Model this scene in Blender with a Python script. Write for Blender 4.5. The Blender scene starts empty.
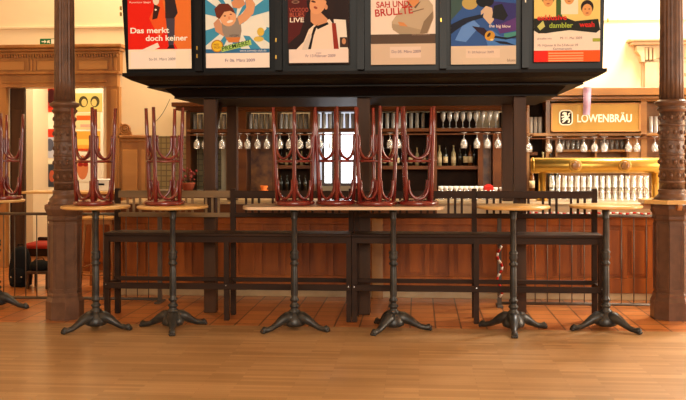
import bpy, math, random
from mathutils import Vector, Matrix
random.seed(7)
C = bpy.context.scene.collection
S = bpy.context.scene
PI = math.pi

# ------------------------------------------------------------------ camera
FPX, CX, HY = 900.0, 343.0, 154.0          # focal length, principal column and horizon row in pixels of 686x400
YAW, ROLL, EYE = math.radians(4.8), math.radians(0.12), 1.57
Fw = Vector((-math.sin(YAW), math.cos(YAW), 0))
R0 = Vector((math.cos(YAW), math.sin(YAW), 0)); U0 = Vector((0, 0, 1))
Rt = R0*math.cos(ROLL) - U0*math.sin(ROLL)
Up = U0*math.cos(ROLL) + R0*math.sin(ROLL)
cam_d = bpy.data.cameras.new('camera'); cam = bpy.data.objects.new('camera', cam_d); C.objects.link(cam)
cam_d.sensor_fit = 'HORIZONTAL'; cam_d.sensor_width = 36.0
cam_d.lens = FPX/686.0*36.0
cam_d.shift_y = -(200.0-HY)/686.0
cam_d.shift_x = 0
m = Matrix((Rt, Up, -Fw)).transposed().to_4x4()
m.translation = Vector((0, 0, EYE)); cam.matrix_world = m
S.camera = cam

# ------------------------------------------------------------------ world, lights, exposure
w = bpy.data.worlds.new('world'); S.world = w; w.use_nodes = True
w.node_tree.nodes['Background'].inputs[0].default_value = (1.0, 0.86, 0.70, 1)
w.node_tree.nodes['Background'].inputs[1].default_value = 0.4
def area(name, loc, target, sx, sy, power, col):
    d = bpy.data.lights.new(name, 'AREA'); d.shape = 'RECTANGLE'; d.size = sx; d.size_y = sy
    d.energy = power; d.color = col
    o = bpy.data.objects.new(name, d); C.objects.link(o); o.location = loc
    o.rotation_euler = (Vector(target)-Vector(loc)).to_track_quat('-Z', 'Y').to_euler()
    return o
area('rear_window_light', (1.5, -4.5, 3.8), (0, 8, 1.0), 7.0, 3.0, 860, (1.0, 0.89, 0.74))
area('right_window_light', (7.6, 10.0, 3.4), (3.4, 12.1, 2.4), 2.4, 2.6, 190, (1.0, 0.93, 0.80))  # unseen source added to brighten the right end of the back wall
area('wall_washer_light', (4.6, 11.62, 5.7), (4.1, 12.15, 2.9), 4.6, 0.3, 950, (1.0, 0.96, 0.90))  # unseen light added to whiten the wall above the bar
area('corridor_lamp_light', (-5.2, 13.5, 3.6), (-5.2, 14.0, 0.0), 2.0, 0.5, 70, (1.0, 0.86, 0.66))  # unseen, added to brighten the corridor beyond the door
area('hall_lamp_light', (-1.5, 10.9, 5.4), (-1.2, 12.0, 1.5), 7.0, 0.8, 280, (1.0, 0.78, 0.50))
area('bar_lamp_light', (1.2, 10.95, 3.9), (1.4, 11.6, 1.2), 5.5, 0.5, 50, (1.0, 0.82, 0.58))
area('side_window_light', (7.8, 8.3, 1.7), (3.4, 9.8, 0.3), 1.6, 1.8, 330, (1.0, 0.88, 0.70))  # added off view to brighten the right of the bar front
S.view_settings.view_transform = 'Standard'; S.view_settings.look = 'None'
S.view_settings.exposure = 0.0; S.view_settings.gamma = 1.0; S.view_settings.use_curve_mapping = False

# ------------------------------------------------------------------ pixel -> place
def ray(x, y): return Fw + Rt*((x-CX)/FPX) - Up*((y-HY)/FPX)
def onY(x, y, Y):
    d = ray(x, y); t = Y/d.y
    return Vector((d.x*t, Y, EYE + d.z*t))
def gnd(x, y, z=0.0):
    d = ray(x, y); t = (z-EYE)/d.z
    return Vector((d.x*t, d.y*t, z))
def X(x, y, Y): return onY(x, y, Y).x
def Z(x, y, Y): return onY(x, y, Y).z

# ------------------------------------------------------------------ materials
def nt(name):
    m = bpy.data.materials.new(name); m.use_nodes = True
    return m, m.node_tree.nodes, m.node_tree.links
def srgb(r, g, b):
    f = lambda c: (c/255/12.92) if c/255 <= 0.04045 else ((c/255+0.055)/1.055)**2.4
    return (f(r), f(g), f(b), 1)
def setp(b, k, v):
    if k in b.inputs: b.inputs[k].default_value = v
def mat(name, c1, c2=None, rough=0.5, metal=0.0, scale=8.0, stretch=(1, 1, 1), bump=0.0, coat=0.0, spec=0.5, detail=4.0, sheen=0):
    m, N, L = nt(name); b = N['Principled BSDF']
    tc = N.new('ShaderNodeTexCoord'); mp = N.new('ShaderNodeMapping'); mp.inputs['Scale'].default_value = stretch
    L.new(tc.outputs['Object'], mp.inputs[0])
    no = N.new('ShaderNodeTexNoise'); no.inputs['Scale'].default_value = scale; no.inputs['Detail'].default_value = detail
    L.new(mp.outputs[0], no.inputs['Vector'])
    cr = N.new('ShaderNodeValToRGB'); cr.color_ramp.elements[0].position = 0.3; cr.color_ramp.elements[1].position = 0.7
    cr.color_ramp.elements[0].color = c1; cr.color_ramp.elements[1].color = c2 or c1
    L.new(no.outputs['Fac'], cr.inputs[0]); L.new(cr.outputs[0], b.inputs['Base Color'])
    setp(b, 'Roughness', rough); setp(b, 'Metallic', metal); setp(b, 'Coat Weight', coat); setp(b, 'Coat Roughness', 0.12)
    setp(b, 'Specular IOR Level', spec)
    if bump:
        bp = N.new('ShaderNodeBump'); bp.inputs['Strength'].default_value = bump; bp.inputs['Distance'].default_value = 0.01
        L.new(no.outputs['Fac'], bp.inputs['Height']); L.new(bp.outputs[0], b.inputs['Normal'])
    return m
def brickmat(name, c1, c2, cm, bw, bh, mortar, offset, rough, coat=0.0, stretch=1, noise=0.5, offs=(0, 0, 0), bumpk=0.0, rotx=0.0):
    m, N, L = nt(name); b = N['Principled BSDF']
    tc = N.new('ShaderNodeTexCoord'); mp = N.new('ShaderNodeMapping'); mp.inputs['Location'].default_value = offs; mp.inputs['Rotation'].default_value = (rotx, 0, 0)
    L.new(tc.outputs['Object'], mp.inputs[0])
    br = N.new('ShaderNodeTexBrick'); br.offset = offset; br.inputs['Scale'].default_value = 1
    br.inputs['Brick Width'].default_value = bw; br.inputs['Row Height'].default_value = bh
    br.inputs['Mortar Size'].default_value = mortar; br.inputs['Mortar Smooth'].default_value = 0.2
    br.inputs['Color1'].default_value = c1; br.inputs['Color2'].default_value = c2; br.inputs['Mortar'].default_value = cm
    L.new(mp.outputs[0], br.inputs['Vector'])
    no = N.new('ShaderNodeTexNoise'); no.inputs['Scale'].default_value = 1.3; no.inputs['Detail'].default_value = 6
    L.new(tc.outputs['Object'], no.inputs['Vector'])
    mx = N.new('ShaderNodeMix'); mx.data_type = 'RGBA'; mx.blend_type = 'MULTIPLY'; mx.inputs[0].default_value = noise
    cr = N.new('ShaderNodeValToRGB'); cr.color_ramp.elements[0].position = 0.35; cr.color_ramp.elements[1].position = 0.65
    cr.color_ramp.elements[0].color = (0.72, 0.68, 0.62, 1); cr.color_ramp.elements[1].color = (1, 1, 1, 1)
    L.new(no.outputs['Fac'], cr.inputs[0]); L.new(br.outputs['Color'], mx.inputs[6]); L.new(cr.outputs[0], mx.inputs[7])
    L.new(mx.outputs[2], b.inputs['Base Color']); setp(b, 'Roughness', rough); setp(b, 'Coat Weight', coat); setp(b, 'Coat Roughness', 0.2)
    if bumpk:
        bp = N.new('ShaderNodeBump'); bp.inputs['Strength'].default_value = bumpk; bp.inputs['Distance'].default_value = 0.003; bp.invert = True
        L.new(br.outputs['Fac'], bp.inputs['Height']); L.new(bp.outputs[0], b.inputs['Normal'])
    return m
def flat(name, r, g, b, rough=0.45, spec=0.4):
    c = srgb(r, g, b); return mat(name, c, c, rough=rough, spec=spec)
def emit(name, col, k):
    m, N, L = nt(name); e = N.new('ShaderNodeEmission'); e.inputs[0].default_value = col; e.inputs[1].default_value = k
    L.new(e.outputs[0], N['Material Output'].inputs[0]); return m
def glassmat(name, tint, gl=0.35, body=0.10):
    m, N, L = nt(name)
    t = N.new('ShaderNodeBsdfTransparent'); t.inputs[0].default_value = tint
    g = N.new('ShaderNodeBsdfGlossy'); g.inputs['Roughness'].default_value = 0.08; g.inputs[0].default_value = (1, 1, 1, 1)
    d = N.new('ShaderNodeBsdfDiffuse'); d.inputs[0].default_value = (0.9, 0.9, 0.86, 1)
    lw = N.new('ShaderNodeLayerWeight'); lw.inputs[0].default_value = gl
    m1 = N.new('ShaderNodeMixShader'); m1.inputs[0].default_value = body
    L.new(t.outputs[0], m1.inputs[1]); L.new(d.outputs[0], m1.inputs[2])
    m2 = N.new('ShaderNodeMixShader'); L.new(lw.outputs['Facing'], m2.inputs[0])
    L.new(m1.outputs[0], m2.inputs[1]); L.new(g.outputs[0], m2.inputs[2])
    L.new(m2.outputs[0], N['Material Output'].inputs[0]); return m

M = {}
M['tan_paint'] = mat('tan_painted_wood', srgb(206, 178, 138), srgb(192, 162, 122), rough=0.5, scale=4)
M['cream'] = mat('cream_plaster', srgb(240, 216, 174), srgb(243, 221, 180), rough=0.8, scale=1.5)
M['white_wall'] = mat('pale_plaster', srgb(240, 226, 196), srgb(244, 230, 202), rough=0.8, scale=1.5)
M['parquet'] = brickmat('parquet', srgb(190, 150, 104), srgb(162, 124, 80), srgb(136, 100, 62), 0.62, 0.05, 0.001, 0.37, 0.36, coat=0.2, noise=0.55)
M['tile'] = brickmat('terracotta_tile', srgb(206, 128, 62), srgb(172, 98, 44), srgb(84, 50, 28), 0.23, 0.23, 0.008, 0.0, 0.3, coat=0.3, noise=0.6, offs=(0.08, 0.05, 0), bumpk=0.3)
M['oak'] = mat('honey_oak', srgb(176, 118, 56), srgb(146, 90, 38), rough=0.4, scale=6, stretch=(1, 1, 0.15), coat=0.2)
M['oak_light'] = mat('light_oak', srgb(190, 134, 70), srgb(170, 112, 54), rough=0.45, scale=6, stretch=(0.15, 1, 1))
M['barwood'] = mat('red_brown_bar_wood', srgb(164, 88, 26), srgb(116, 56, 12), rough=0.45, scale=7, stretch=(1, 1, 0.12), spec=0.3)
M['backwood'] = mat('brown_back_bar_wood', srgb(116, 66, 26), srgb(82, 42, 15), rough=0.45, scale=6, stretch=(0.2, 1, 1), spec=0.25)
M['backwood_r'] = mat('orange_back_bar_wood', srgb(158, 108, 46), srgb(132, 84, 30), rough=0.4, scale=6, stretch=(0.2, 1, 1), coat=0.2)
M['shadowwood'] = mat('dark_stained_back_panel', srgb(58, 34, 16), srgb(38, 22, 10), rough=0.6, scale=5, spec=0.12)  # darkest wood, on compartment backs and the red seat's base
M['amber'] = mat('burl_veneer', srgb(190, 120, 50), srgb(96, 48, 18), rough=0.3, scale=9, coat=0.4)
M['darkwood'] = mat('dark_bench_wood', srgb(58, 38, 26), srgb(40, 25, 17), rough=0.58, scale=9, stretch=(0.1, 1, 1), spec=0.15)
M['postwood'] = mat('dark_brown_post_wood', srgb(80, 51, 30), srgb(54, 33, 19), rough=0.5, scale=9, stretch=(1, 1, 0.1), spec=0.2)
M['canopy'] = mat('black_brown_lacquer', srgb(24, 16, 12), srgb(16, 11, 9), rough=0.5, scale=4, spec=0.12)
M['case'] = mat('black_case_lacquer', srgb(16, 13, 13), srgb(10, 9, 9), rough=0.35, scale=4, spec=0.2)
M['stool'] = mat('red_mahogany_varnish', srgb(126, 36, 28), srgb(92, 20, 18), rough=0.22, scale=12, stretch=(1, 1, 0.15), coat=0.7)
M['iron'] = mat('dark_cast_iron', srgb(66, 62, 58), srgb(38, 37, 37), rough=0.36, metal=0.3, scale=14, bump=0.15)
M['column'] = mat('brown_painted_iron', srgb(110, 76, 56), srgb(86, 58, 42), rough=0.4, scale=10, spec=0.35)
M['column_relief'] = mat('brown_painted_relief', srgb(110, 76, 56), srgb(74, 48, 34), rough=0.38, scale=38, bump=0.9)
M['top'] = mat('pale_maple_top', srgb(222, 176, 108), srgb(206, 156, 88), rough=0.3, scale=4, stretch=(0.2, 1, 1), coat=0.3)
M['top_pale'] = mat('whitish_laminate_top', srgb(222, 190, 156), srgb(210, 176, 140), rough=0.25, scale=4, stretch=(0.2, 1, 1), coat=0.4)  # pale tone paints in the pinkish-white highlight along the long table's edge
M['brass'] = mat('polished_brass', srgb(196, 156, 74), srgb(176, 134, 56), rough=0.3, metal=0.8, scale=3)
M['gold'] = mat('gold_sign_face', srgb(186, 144, 62), srgb(170, 126, 50), rough=0.4, metal=0.3, scale=1.5)
M['signwhite'] = flat('sign_white', 250, 240, 214)
M['chrome'] = mat('steel', (0.6, 0.6, 0.6, 1), (0.5, 0.5, 0.5, 1), rough=0.25, metal=1.0)
M['rail'] = mat('grey_galvanised_metal', srgb(100, 86, 72), srgb(78, 66, 54), rough=0.45, metal=0.3)
M['marble'] = mat('cream_stone', srgb(196, 170, 130), srgb(176, 148, 110), rough=0.3, scale=5)
M['glass'] = glassmat('clear_glass', (0.97, 0.97, 0.95, 1), 0.3, 0.22)
M['glass_white'] = glassmat('frosted_window_lit_glass', (0.97, 0.97, 0.97, 1), 0.35, 0.5)  # whiter body paints in the bright light on the shelf glasses
M['glass_faint'] = glassmat('thin_clear_glass', (0.95, 0.96, 0.94, 1), 0.22, 0.07)
M['darkwood_light'] = mat('greyed_bench_wood', srgb(134, 108, 78), srgb(108, 84, 58), rough=0.5, scale=9, stretch=(0.1, 1, 1), spec=0.2)  # paler tone for back rails and slats of the left bay
M['glass_dense'] = glassmat('thick_clear_glass', (0.93, 0.94, 0.92, 1), 0.45, 0.28)
M['bottle_dark'] = mat('dark_green_bottle_glass', srgb(22, 26, 16), srgb(14, 16, 12), rough=0.1, coat=0.5)
M['bottle_amber'] = mat('amber_bottle_glass', srgb(120, 70, 24), srgb(90, 50, 18), rough=0.1, coat=0.5)
M['bottle_pale'] = mat('pale_bottle_glass', srgb(190, 176, 130), srgb(170, 156, 110), rough=0.12, coat=0.5)
M['labelpaper'] = flat('bottle_label_paper', 226, 206, 160)
M['black'] = flat('black_fabric', 14, 13, 14, rough=0.8, spec=0.2)
M['red'] = flat('red_upholstery', 170, 44, 20, rough=0.7)
M['curtain'] = brickmat('olive_lattice_glazing', srgb(160, 138, 84), srgb(146, 124, 76), srgb(104, 82, 44), 0.075, 0.075, 0.008, 0.0, 0.5, noise=0.4, rotx=PI/2)
M['green'] = flat('exit_green', 20, 110, 60)
M['mirror'] = mat('grey_mirror', srgb(120, 110, 108), srgb(96, 86, 86), rough=0.2, metal=0.6)
M['ribbon'] = mat('pale_violet_ribbon', srgb(176, 136, 144), srgb(146, 112, 138), rough=0.5, scale=20)
M['white'] = flat('white_plastic', 232, 226, 214)
M['daylight'] = emit('daylight_window', (0.93, 0.95, 1.0, 1), 5.0)  # glow painted in for the window mirrored behind the bar
M['daylight_dim'] = emit('frosted_daylight', (0.85, 0.88, 1.0, 1), 0.9)
M['flower'] = flat('dark_red_petals', 120, 32, 24, rough=0.6)
M['leafg'] = flat('dull_leaf', 70, 60, 34, rough=0.6)
M['clay'] = flat('terracotta_pot', 150, 70, 40, rough=0.7)
M['pinewood'] = mat('tan_beech', srgb(176, 122, 70), srgb(150, 98, 52), rough=0.45, scale=8, stretch=(1, 1, 0.2))

# ------------------------------------------------------------------ mesh builder
class MB:
    def __init__(s): s.v = []; s.f = []; s.mi = []; s.sm = []; s.mats = []; s.cur = 0
    def use(s, m):
        if m not in s.mats: s.mats.append(m)
        s.cur = s.mats.index(m); return s
    def face(s, f, smooth=False): s.f.append(f); s.mi.append(s.cur); s.sm.append(smooth)
    def box(s, x0, x1, y0, y1, z0, z1):
        return s.frus(x0, x1, y0, y1, z0, x0, x1, y0, y1, z1)
    def frus(s, x0, x1, y0, y1, z0, a0, a1, b0, b1, z1):
        i = len(s.v)
        s.v += [(x0, y0, z0), (x1, y0, z0), (x1, y1, z0), (x0, y1, z0), (a0, b0, z1), (a1, b0, z1), (a1, b1, z1), (a0, b1, z1)]
        for f in ((3, 2, 1, 0), (4, 5, 6, 7), (0, 1, 5, 4), (1, 2, 6, 5), (2, 3, 7, 6), (3, 0, 4, 7)): s.face(tuple(i+k for k in f))
        return s
    def bbox(s, x0, x1, y0, y1, z0, z1, b=0.004):     # box with chamfered long edges all round
        b = min(b, (x1-x0)/3, (y1-y0)/3, (z1-z0)/3)
        s.frus(x0+b, x1-b, y0+b, y1-b, z0, x0, x1, y0, y1, z0+b)
        s.box(x0, x1, y0, y1, z0+b, z1-b)
        s.frus(x0, x1, y0, y1, z1-b, x0+b, x1-b, y0+b, y1-b, z1); return s
    def lathe(s, prof, cx=0, cy=0, n=20, smooth=True, rad=None, axis='z', phase=0.0):
        i = len(s.v); k = len(prof)
        for (r, z) in prof:
            for j in range(n):
                a = 2*PI*j/n + phase; rr = r*(rad(a) if rad else 1)
                p = (rr*math.cos(a), rr*math.sin(a), z)
                if axis == 'x': p = (z, p[0], p[1])
                if axis == 'y': p = (p[0], z, p[1])
                s.v.append((p[0]+cx, p[1]+cy, p[2]) if axis == 'z' else p)
        for q in range(k-1):
            for j in range(n):
                a, b = i+q*n+j, i+q*n+(j+1) % n
                s.face((a, b, b+n, a+n), smooth)
        if prof[0][0] > 1e-5: s.face(tuple(i+j for j in reversed(range(n))))
        if prof[-1][0] > 1e-5: s.face(tuple(i+(k-1)*n+j for j in range(n)))
        return s
    def tube(s, pts, r, n=8, closed=False, cap=True):
        pts = [Vector(p) for p in pts]; k = len(pts); i = len(s.v)
        rs = r if isinstance(r, (list, tuple)) else [r]*k
        up = Vector((0, 0, 1)); prev = None
        for q in range(k):
            if closed: t = pts[(q+1) % k]-pts[(q-1) % k]
            else: t = pts[min(q+1, k-1)]-pts[max(q-1, 0)]
            t.normalize()
            if prev is None:
                u = t.cross(up if abs(t.z) < 0.95 else Vector((1, 0, 0)))
            else: u = prev - t*prev.dot(t)
            u.normalize(); prev = u; v = t.cross(u)
            for j in range(n):
                a = 2*PI*j/n; s.v.append(tuple(pts[q]+(u*math.cos(a)+v*math.sin(a))*rs[q]))
        for q in range(k if closed else k-1):
            for j in range(n):
                a, b = i+q*n+j, i+q*n+(j+1) % n; c = i+((q+1) % k)*n
                s.face((a, b, c+(j+1) % n, c+j), True)
        if cap and not closed:
            s.face(tuple(i+j for j in reversed(range(n)))); s.face(tuple(i+(k-1)*n+j for j in range(n)))
        return s
    def prism(s, poly, y0, y1):        # polygon in XZ extruded in Y
        i = len(s.v); n = len(poly)
        s.v += [(x, y0, z) for x, z in poly]+[(x, y1, z) for x, z in poly]
        s.face(tuple(i+j for j in range(n))); s.face(tuple(i+n+j for j in reversed(range(n))))
        for j in range(n): s.face((i+j, i+n+j, i+n+(j+1) % n, i+(j+1) % n))
        return s
    def prismz(s, poly, z0, z1):
        i = len(s.v); n = len(poly)
        s.v += [(x, y, z0) for x, y in poly]+[(x, y, z1) for x, y in poly]
        s.face(tuple(i+j for j in reversed(range(n)))); s.face(tuple(i+n+j for j in range(n)))
        for j in range(n): s.face((i+j, i+(j+1) % n, i+n+(j+1) % n, i+n+j))
        return s
    def sphere(s, c, r, n=10, k=6, sx=1, sy=1, sz=1):
        i = len(s.v); prof = [(max(1e-6, math.sin(PI*q/k))*r, -math.cos(PI*q/k)*r) for q in range(k+1)]
        s.lathe(prof, n=n)
        for q in range(i, len(s.v)):
            p = s.v[q]; s.v[q] = (p[0]*sx+c[0], p[1]*sy+c[1], p[2]*sz+c[2])
        return s
    def mesh(s, name, m=None):
        me = bpy.data.meshes.new(name); me.from_pydata(s.v, [], s.f)
        if m is not None and not s.mats: me.materials.append(m)
        for q in s.mats: me.materials.append(q)
        me.polygons.foreach_set('material_index', s.mi); me.polygons.foreach_set('use_smooth', s.sm); me.update(); return me
    def build(s, name, m=None, parent=None, loc=None, rot=None):
        o = bpy.data.objects.new(name, s.mesh(name, m)); C.objects.link(o)
        if parent: o.parent = parent
        if loc is not None: o.location = loc
        if rot is not None: o.rotation_euler = rot
        return o
def tag(o, label=None, cat=None, group=None, kind=None):
    if label: o['label'] = label
    if cat: o['category'] = cat
    if group: o['group'] = group
    if kind: o['kind'] = kind
    return o
def thing(name, label, cat, loc=(0, 0, 0), rz=0, group=None):
    o = bpy.data.objects.new(name, None); C.objects.link(o); o.location = loc; o.rotation_euler = (0, 0, rz)
    o.empty_display_size = 0.1
    return tag(o, label, cat, group)
def struct(name, mb, m, parent=None):
    o = mb.build(name, m, parent); o['kind'] = 'structure'; return o
def dup(root, loc, rz=0, label=None, group=None):
    r = root.copy(); C.objects.link(r); r.location = loc; r.rotation_euler = (0, 0, rz)
    if label: r['label'] = label
    if group: r['group'] = group
    for ch in list(root.children):
        c = ch.copy(); C.objects.link(c); c.parent = r
        for g in list(ch.children):
            d = g.copy(); C.objects.link(d); d.parent = c
    return r
NUM = ['first', 'second', 'third', 'fourth', 'fifth', 'sixth', 'seventh', 'eighth', 'ninth', 'tenth', 'eleventh', 'twelfth', 'thirteenth',
       'fourteenth', 'fifteenth', 'sixteenth', 'seventeenth', 'eighteenth', 'nineteenth', 'twentieth', 'twenty-first', 'twenty-second', 'twenty-third', 'twenty-fourth',
       'twenty-fifth', 'twenty-sixth', 'twenty-seventh', 'twenty-eighth', 'twenty-ninth', 'thirtieth', 'thirty-first']
def nth(i): return 'leftmost' if i == 0 else NUM[i]+' from left'
def textmesh(s, size, m, name='lettering', parent=None, loc=(0, 0, 0), rot=(PI/2, 0, 0), ext=0.001, sx=1.0, bold=0.0, align='LEFT'):
    cu = bpy.data.curves.new(name, 'FONT'); cu.body = s; cu.size = size; cu.extrude = ext; cu.offset = bold; cu.align_x = align
    o = bpy.data.objects.new(name, cu); C.objects.link(o)
    me = bpy.data.meshes.new_from_object(o.evaluated_get(bpy.context.evaluated_depsgraph_get()))
    C.objects.unlink(o); bpy.data.objects.remove(o)
    me.materials.clear(); me.materials.append(m)
    t = bpy.data.objects.new(name, me); C.objects.link(t); t.parent = parent
    t.location = loc; t.rotation_euler = rot; t.scale = (sx, 1, 1)
    return t

# ------------------------------------------------------------------ setting
YT = gnd(343, 327).y                       # where parquet meets tile
YW = 12.15                                 # back wall
f = MB().box(-9, 9, -6, YT, -0.1, 0); struct('floor', f, M['parquet'])
f = MB().box(-9, 9, YT, 17, -0.1, 0.0); struct('floor_tiles', f, M['tile'])
def wall_holes(x0, x1, z0, z1, holes, y0, y1):
    xs = sorted({x0, x1}|{h[0] for h in holes}|{h[1] for h in holes}); zs = sorted({z0, z1}|{h[2] for h in holes}|{h[3] for h in holes})
    b = MB()
    for i in range(len(xs)-1):
        for j in range(len(zs)-1):
            cx, cz = (xs[i]+xs[i+1])/2, (zs[j]+zs[j+1])/2
            if not any(h[0] < cx < h[1] and h[2] < cz < h[3] for h in holes): b.box(xs[i], xs[i+1], y0, y1, zs[j], zs[j+1])
    return b
dx0, dx1, dz1 = X(9, 150, YW), X(103.5, 150, YW), Z(60, 87, YW)
wx0, wx1, wz0, wz1 = X(314, 150, YW), X(358, 150, YW), Z(335, 186, YW), Z(335, 105, YW)
XS = X(235, 100, YW)
struct('wall_back', wall_holes(-9, 9, 0, 6, [(dx0, dx1, 0, dz1), (wx0, wx1, wz0, wz1)], YW, YW+0.3), M['cream'])
struct('wall_left', MB().box(-9.2, -9, -6, 17, 0, 6), M['cream'])
struct('wall_right', wall_holes(-6, 17, 0, 6, [(-3, 6, 1.2, 4.8)], 9, 9.2).__class__() .box(9, 9.2, 6, 17, 0, 6).box(9, 9.2, -6, 6, 0, 1.2).box(9, 9.2, -6, 6, 4.8, 6), M['cream'])
struct('ceiling', MB().box(-9.2, 9.2, -6, 17, 6, 6.2), M['white_wall'])
# picture rail on the wall
zr = Z(30, 27.5, YW)
struct('trim_1', MB().bbox(-9, 9, YW-0.03, YW, zr-0.02, zr+0.015), M['cream'])
# corridor beyond the door
YC = 14.6
struct('wall_corridor', MB().box(-9, 0, YC, YC+0.1, 0, 6), M['white_wall'])
struct('wall_passage', MB().box(X(33, 150, 14.0)-0.35, X(33, 150, 14.0), 14.0, YC, 0, 6), M['cream'])

# door surround with entablature
YD = YW-0.10
o = MB().use(M['oak'])
lx0, lx1 = X(-30, 100, YD), X(120.5, 100, YD)
zt = lambda y: Z(60, y, YD)
o.bbox(lx0-.06, lx1+.06, YD-0.16, YW, zt(49), zt(45.5), .01)
o.bbox(lx0-.03, lx1+.03, YD-0.11, YW, zt(52), zt(49), .008)
o.bbox(lx0, lx1, YD-0.06, YW, zt(54.5), zt(52))
x = lx0+.01
while x < lx1-.03:
    o.box(x, x+.022, YD-0.055, YD, zt(57.5), zt(54.5)); x += .038
o.box(lx0, lx1, YD-0.02, YW, zt(72), zt(54.5))
o.use(M['oak_light'])
for a, b in ((-5, 25), (38, 56), (80, 108)): o.bbox(X(a, 65, YD), X(b, 65, YD), YD-0.035, YD-0.01, zt(70), zt(61), .006)
o.use(M['oak'])
for a in (28, 31.5, 35, 111, 115): o.bbox(X(a, 65, YD), X(a+2, 65, YD), YD-0.04, YD-0.01, zt(71), zt(59), .006)
o.bbox(lx0, lx1, YD-0.07, YW, zt(74.5), zt(72), .008)
o.box(lx0+.04, lx1-.04, YD-0.01, YW, zt(87), zt(74.5))
o.bbox(X(3, 80, YD), X(107, 80, YD), YD-0.03, YD, zt(83), zt(81), .006)
o.box(lx1-.20, lx1-.02, YD-0.0, YW, 0, zt(87)); o.bbox(lx1-.13, lx1-.05, YD-0.025, YW, 0.2, zt(90), .01)
o.box(lx0+.04, dx0, YD, YW, 0, zt(87))
struct('trim_2', o, None)
d = MB().use(M['postwood']).bbox(dx0+.01, X(24, 150, YW), YW+.02, YW+.07, 0.01, dz1-.01, .006)
for z0, z1 in ((.15, .95), (1.1, 2.2)): d.bbox(dx0+.04, X(21.5, 150, YW), YW+.005, YW+.02, z0, z1, .004)
struct('door_1', d, None)
# low wooden partition at the right of the doorway
pa, pb_ = X(80, 250, 11.75), X(121, 250, 11.75)
o = MB().use(M['barwood']).box(pa, pb_, 11.75, 11.80, 0, 1.02).bbox(pa-.02, pb_, 11.72, 11.83, 1.02, 1.05, .006)
for a_ in (0, 1, 2): o.bbox(pa+.04+a_*(pb_-pa)/3, pa+(a_+1)*(pb_-pa)/3-.02, 11.735, 11.75, .12, .92, .006)
struct('trim_5', o, None)
# wainscot
wa0, wa1 = X(120, 150, YW), X(151.5, 150, YW)
zc = Z(150, 135, YW)
o = MB().use(M['oak']).box(wa0, wa1, YW-.05, YW, 0, zc-.05).bbox(wa0, wa1, YW-.10, YW, zc-.05, zc, .012).bbox(wa0, wa1, YW-.075, YW, zc-.10, zc-.05, .01)
o.use(M['oak_light'])
for a, b in ((124, 139), (143, 147)): o.bbox(X(a, 160, YW), X(b, 160, YW), YW-.07, YW-.04, .9, zc-.2, .01)
struct('trim_3', o, None)
# volute between door frame and wainscot
o = MB()
c = onY(125, 129, YW-.06); pts = []
for k in range(40):
    a = k*.42; r = .085*(1-k/46); pts.append((c.x+r*math.cos(a+2.6), c.y, c.z+r*math.sin(a+2.6)))
o.tube(pts, .014, 8); o.lathe([(.02, -.02), (.02, .02)], n=12, axis='y')
for q in range(len(o.v)-24, len(o.v)): p = o.v[q]; o.v[q] = (p[0]+c.x, p[1]+c.y, p[2]+c.z)
o.prism([(c.x-.09, zc), (c.x+.09, zc), (c.x+.07, zc+.05), (c.x-.06, zc+.16), (c.x-.09, zc+.22)], YW-.045, YW)
struct('trim_4', o, M['oak'])
# classical door surround above the right of the bar
o = MB().use(M['tan_paint']); zz = lambda y: Z(650, y, YW-.1)
rx = lambda x: X(x, 60, YW-.1)
o.bbox(rx(628), rx(760), YW-.22, YW, zz(42), zz(38.5), .012).bbox(rx(631), rx(760), YW-.17, YW, zz(45), zz(42), .008)
o.bbox(rx(645), rx(760), YW-.07, YW, zz(58), zz(45), .006)
o.prism([(rx(636), zz(46)), (rx(644), zz(46)), (rx(644), zz(62)), (rx(641), zz(62)), (rx(640), zz(56)), (rx(636), zz(51))], YW-.14, YW)
for a in (645, 649, 653): o.bbox(rx(a), rx(a+2.6), YW-.12, YW, zz(60), zz(48), .006)
o.bbox(rx(643), rx(760), YW-.05, YW, zz(93), zz(61), .006).bbox(rx(645), rx(657), YW-.10, YW, zz(93), zz(62), .01)
for a, b in ((64, 74), (77, 92)): o.bbox(rx(680), rx(740), YW-.09, YW, zz(b), zz(a), .008)
struct('door_2', o, None)

# glowing panes standing in for a window's reflection in the bar mirror
o = MB().use(M['mirror'])
xx = lambda x: X(x, 150, YW)
for a, b in ((314, 318), (321.5, 324.5), (331.5, 341), (357.4, 358.5)): o.box(xx(a), xx(b), YW+.02, YW+.10, wz0, wz1)
o.box(wx0, wx1, YW+.015, YW+.105, Z(335, 132, YW), Z(335, 128, YW)).box(wx0, wx1, YW+.015, YW+.105, wz0, Z(335, 183, YW))
glare_root = struct('window_1', o, None)
g = MB().use(M['daylight_dim']).box(wx0, wx1, YW+.13, YW+.14, Z(335, 129, YW), wz1).box(xx(317), xx(325), YW+.13, YW+.14, wz0, Z(335, 131, YW))
g.use(M['daylight']).box(xx(324), xx(332), YW+.11, YW+.12, Z(335, 184, YW), Z(335, 131, YW)).box(xx(340.5), wx1, YW+.11, YW+.12, Z(335, 184, YW), Z(335, 131, YW))
struct('window_pane', g, None, glare_root)

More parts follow.
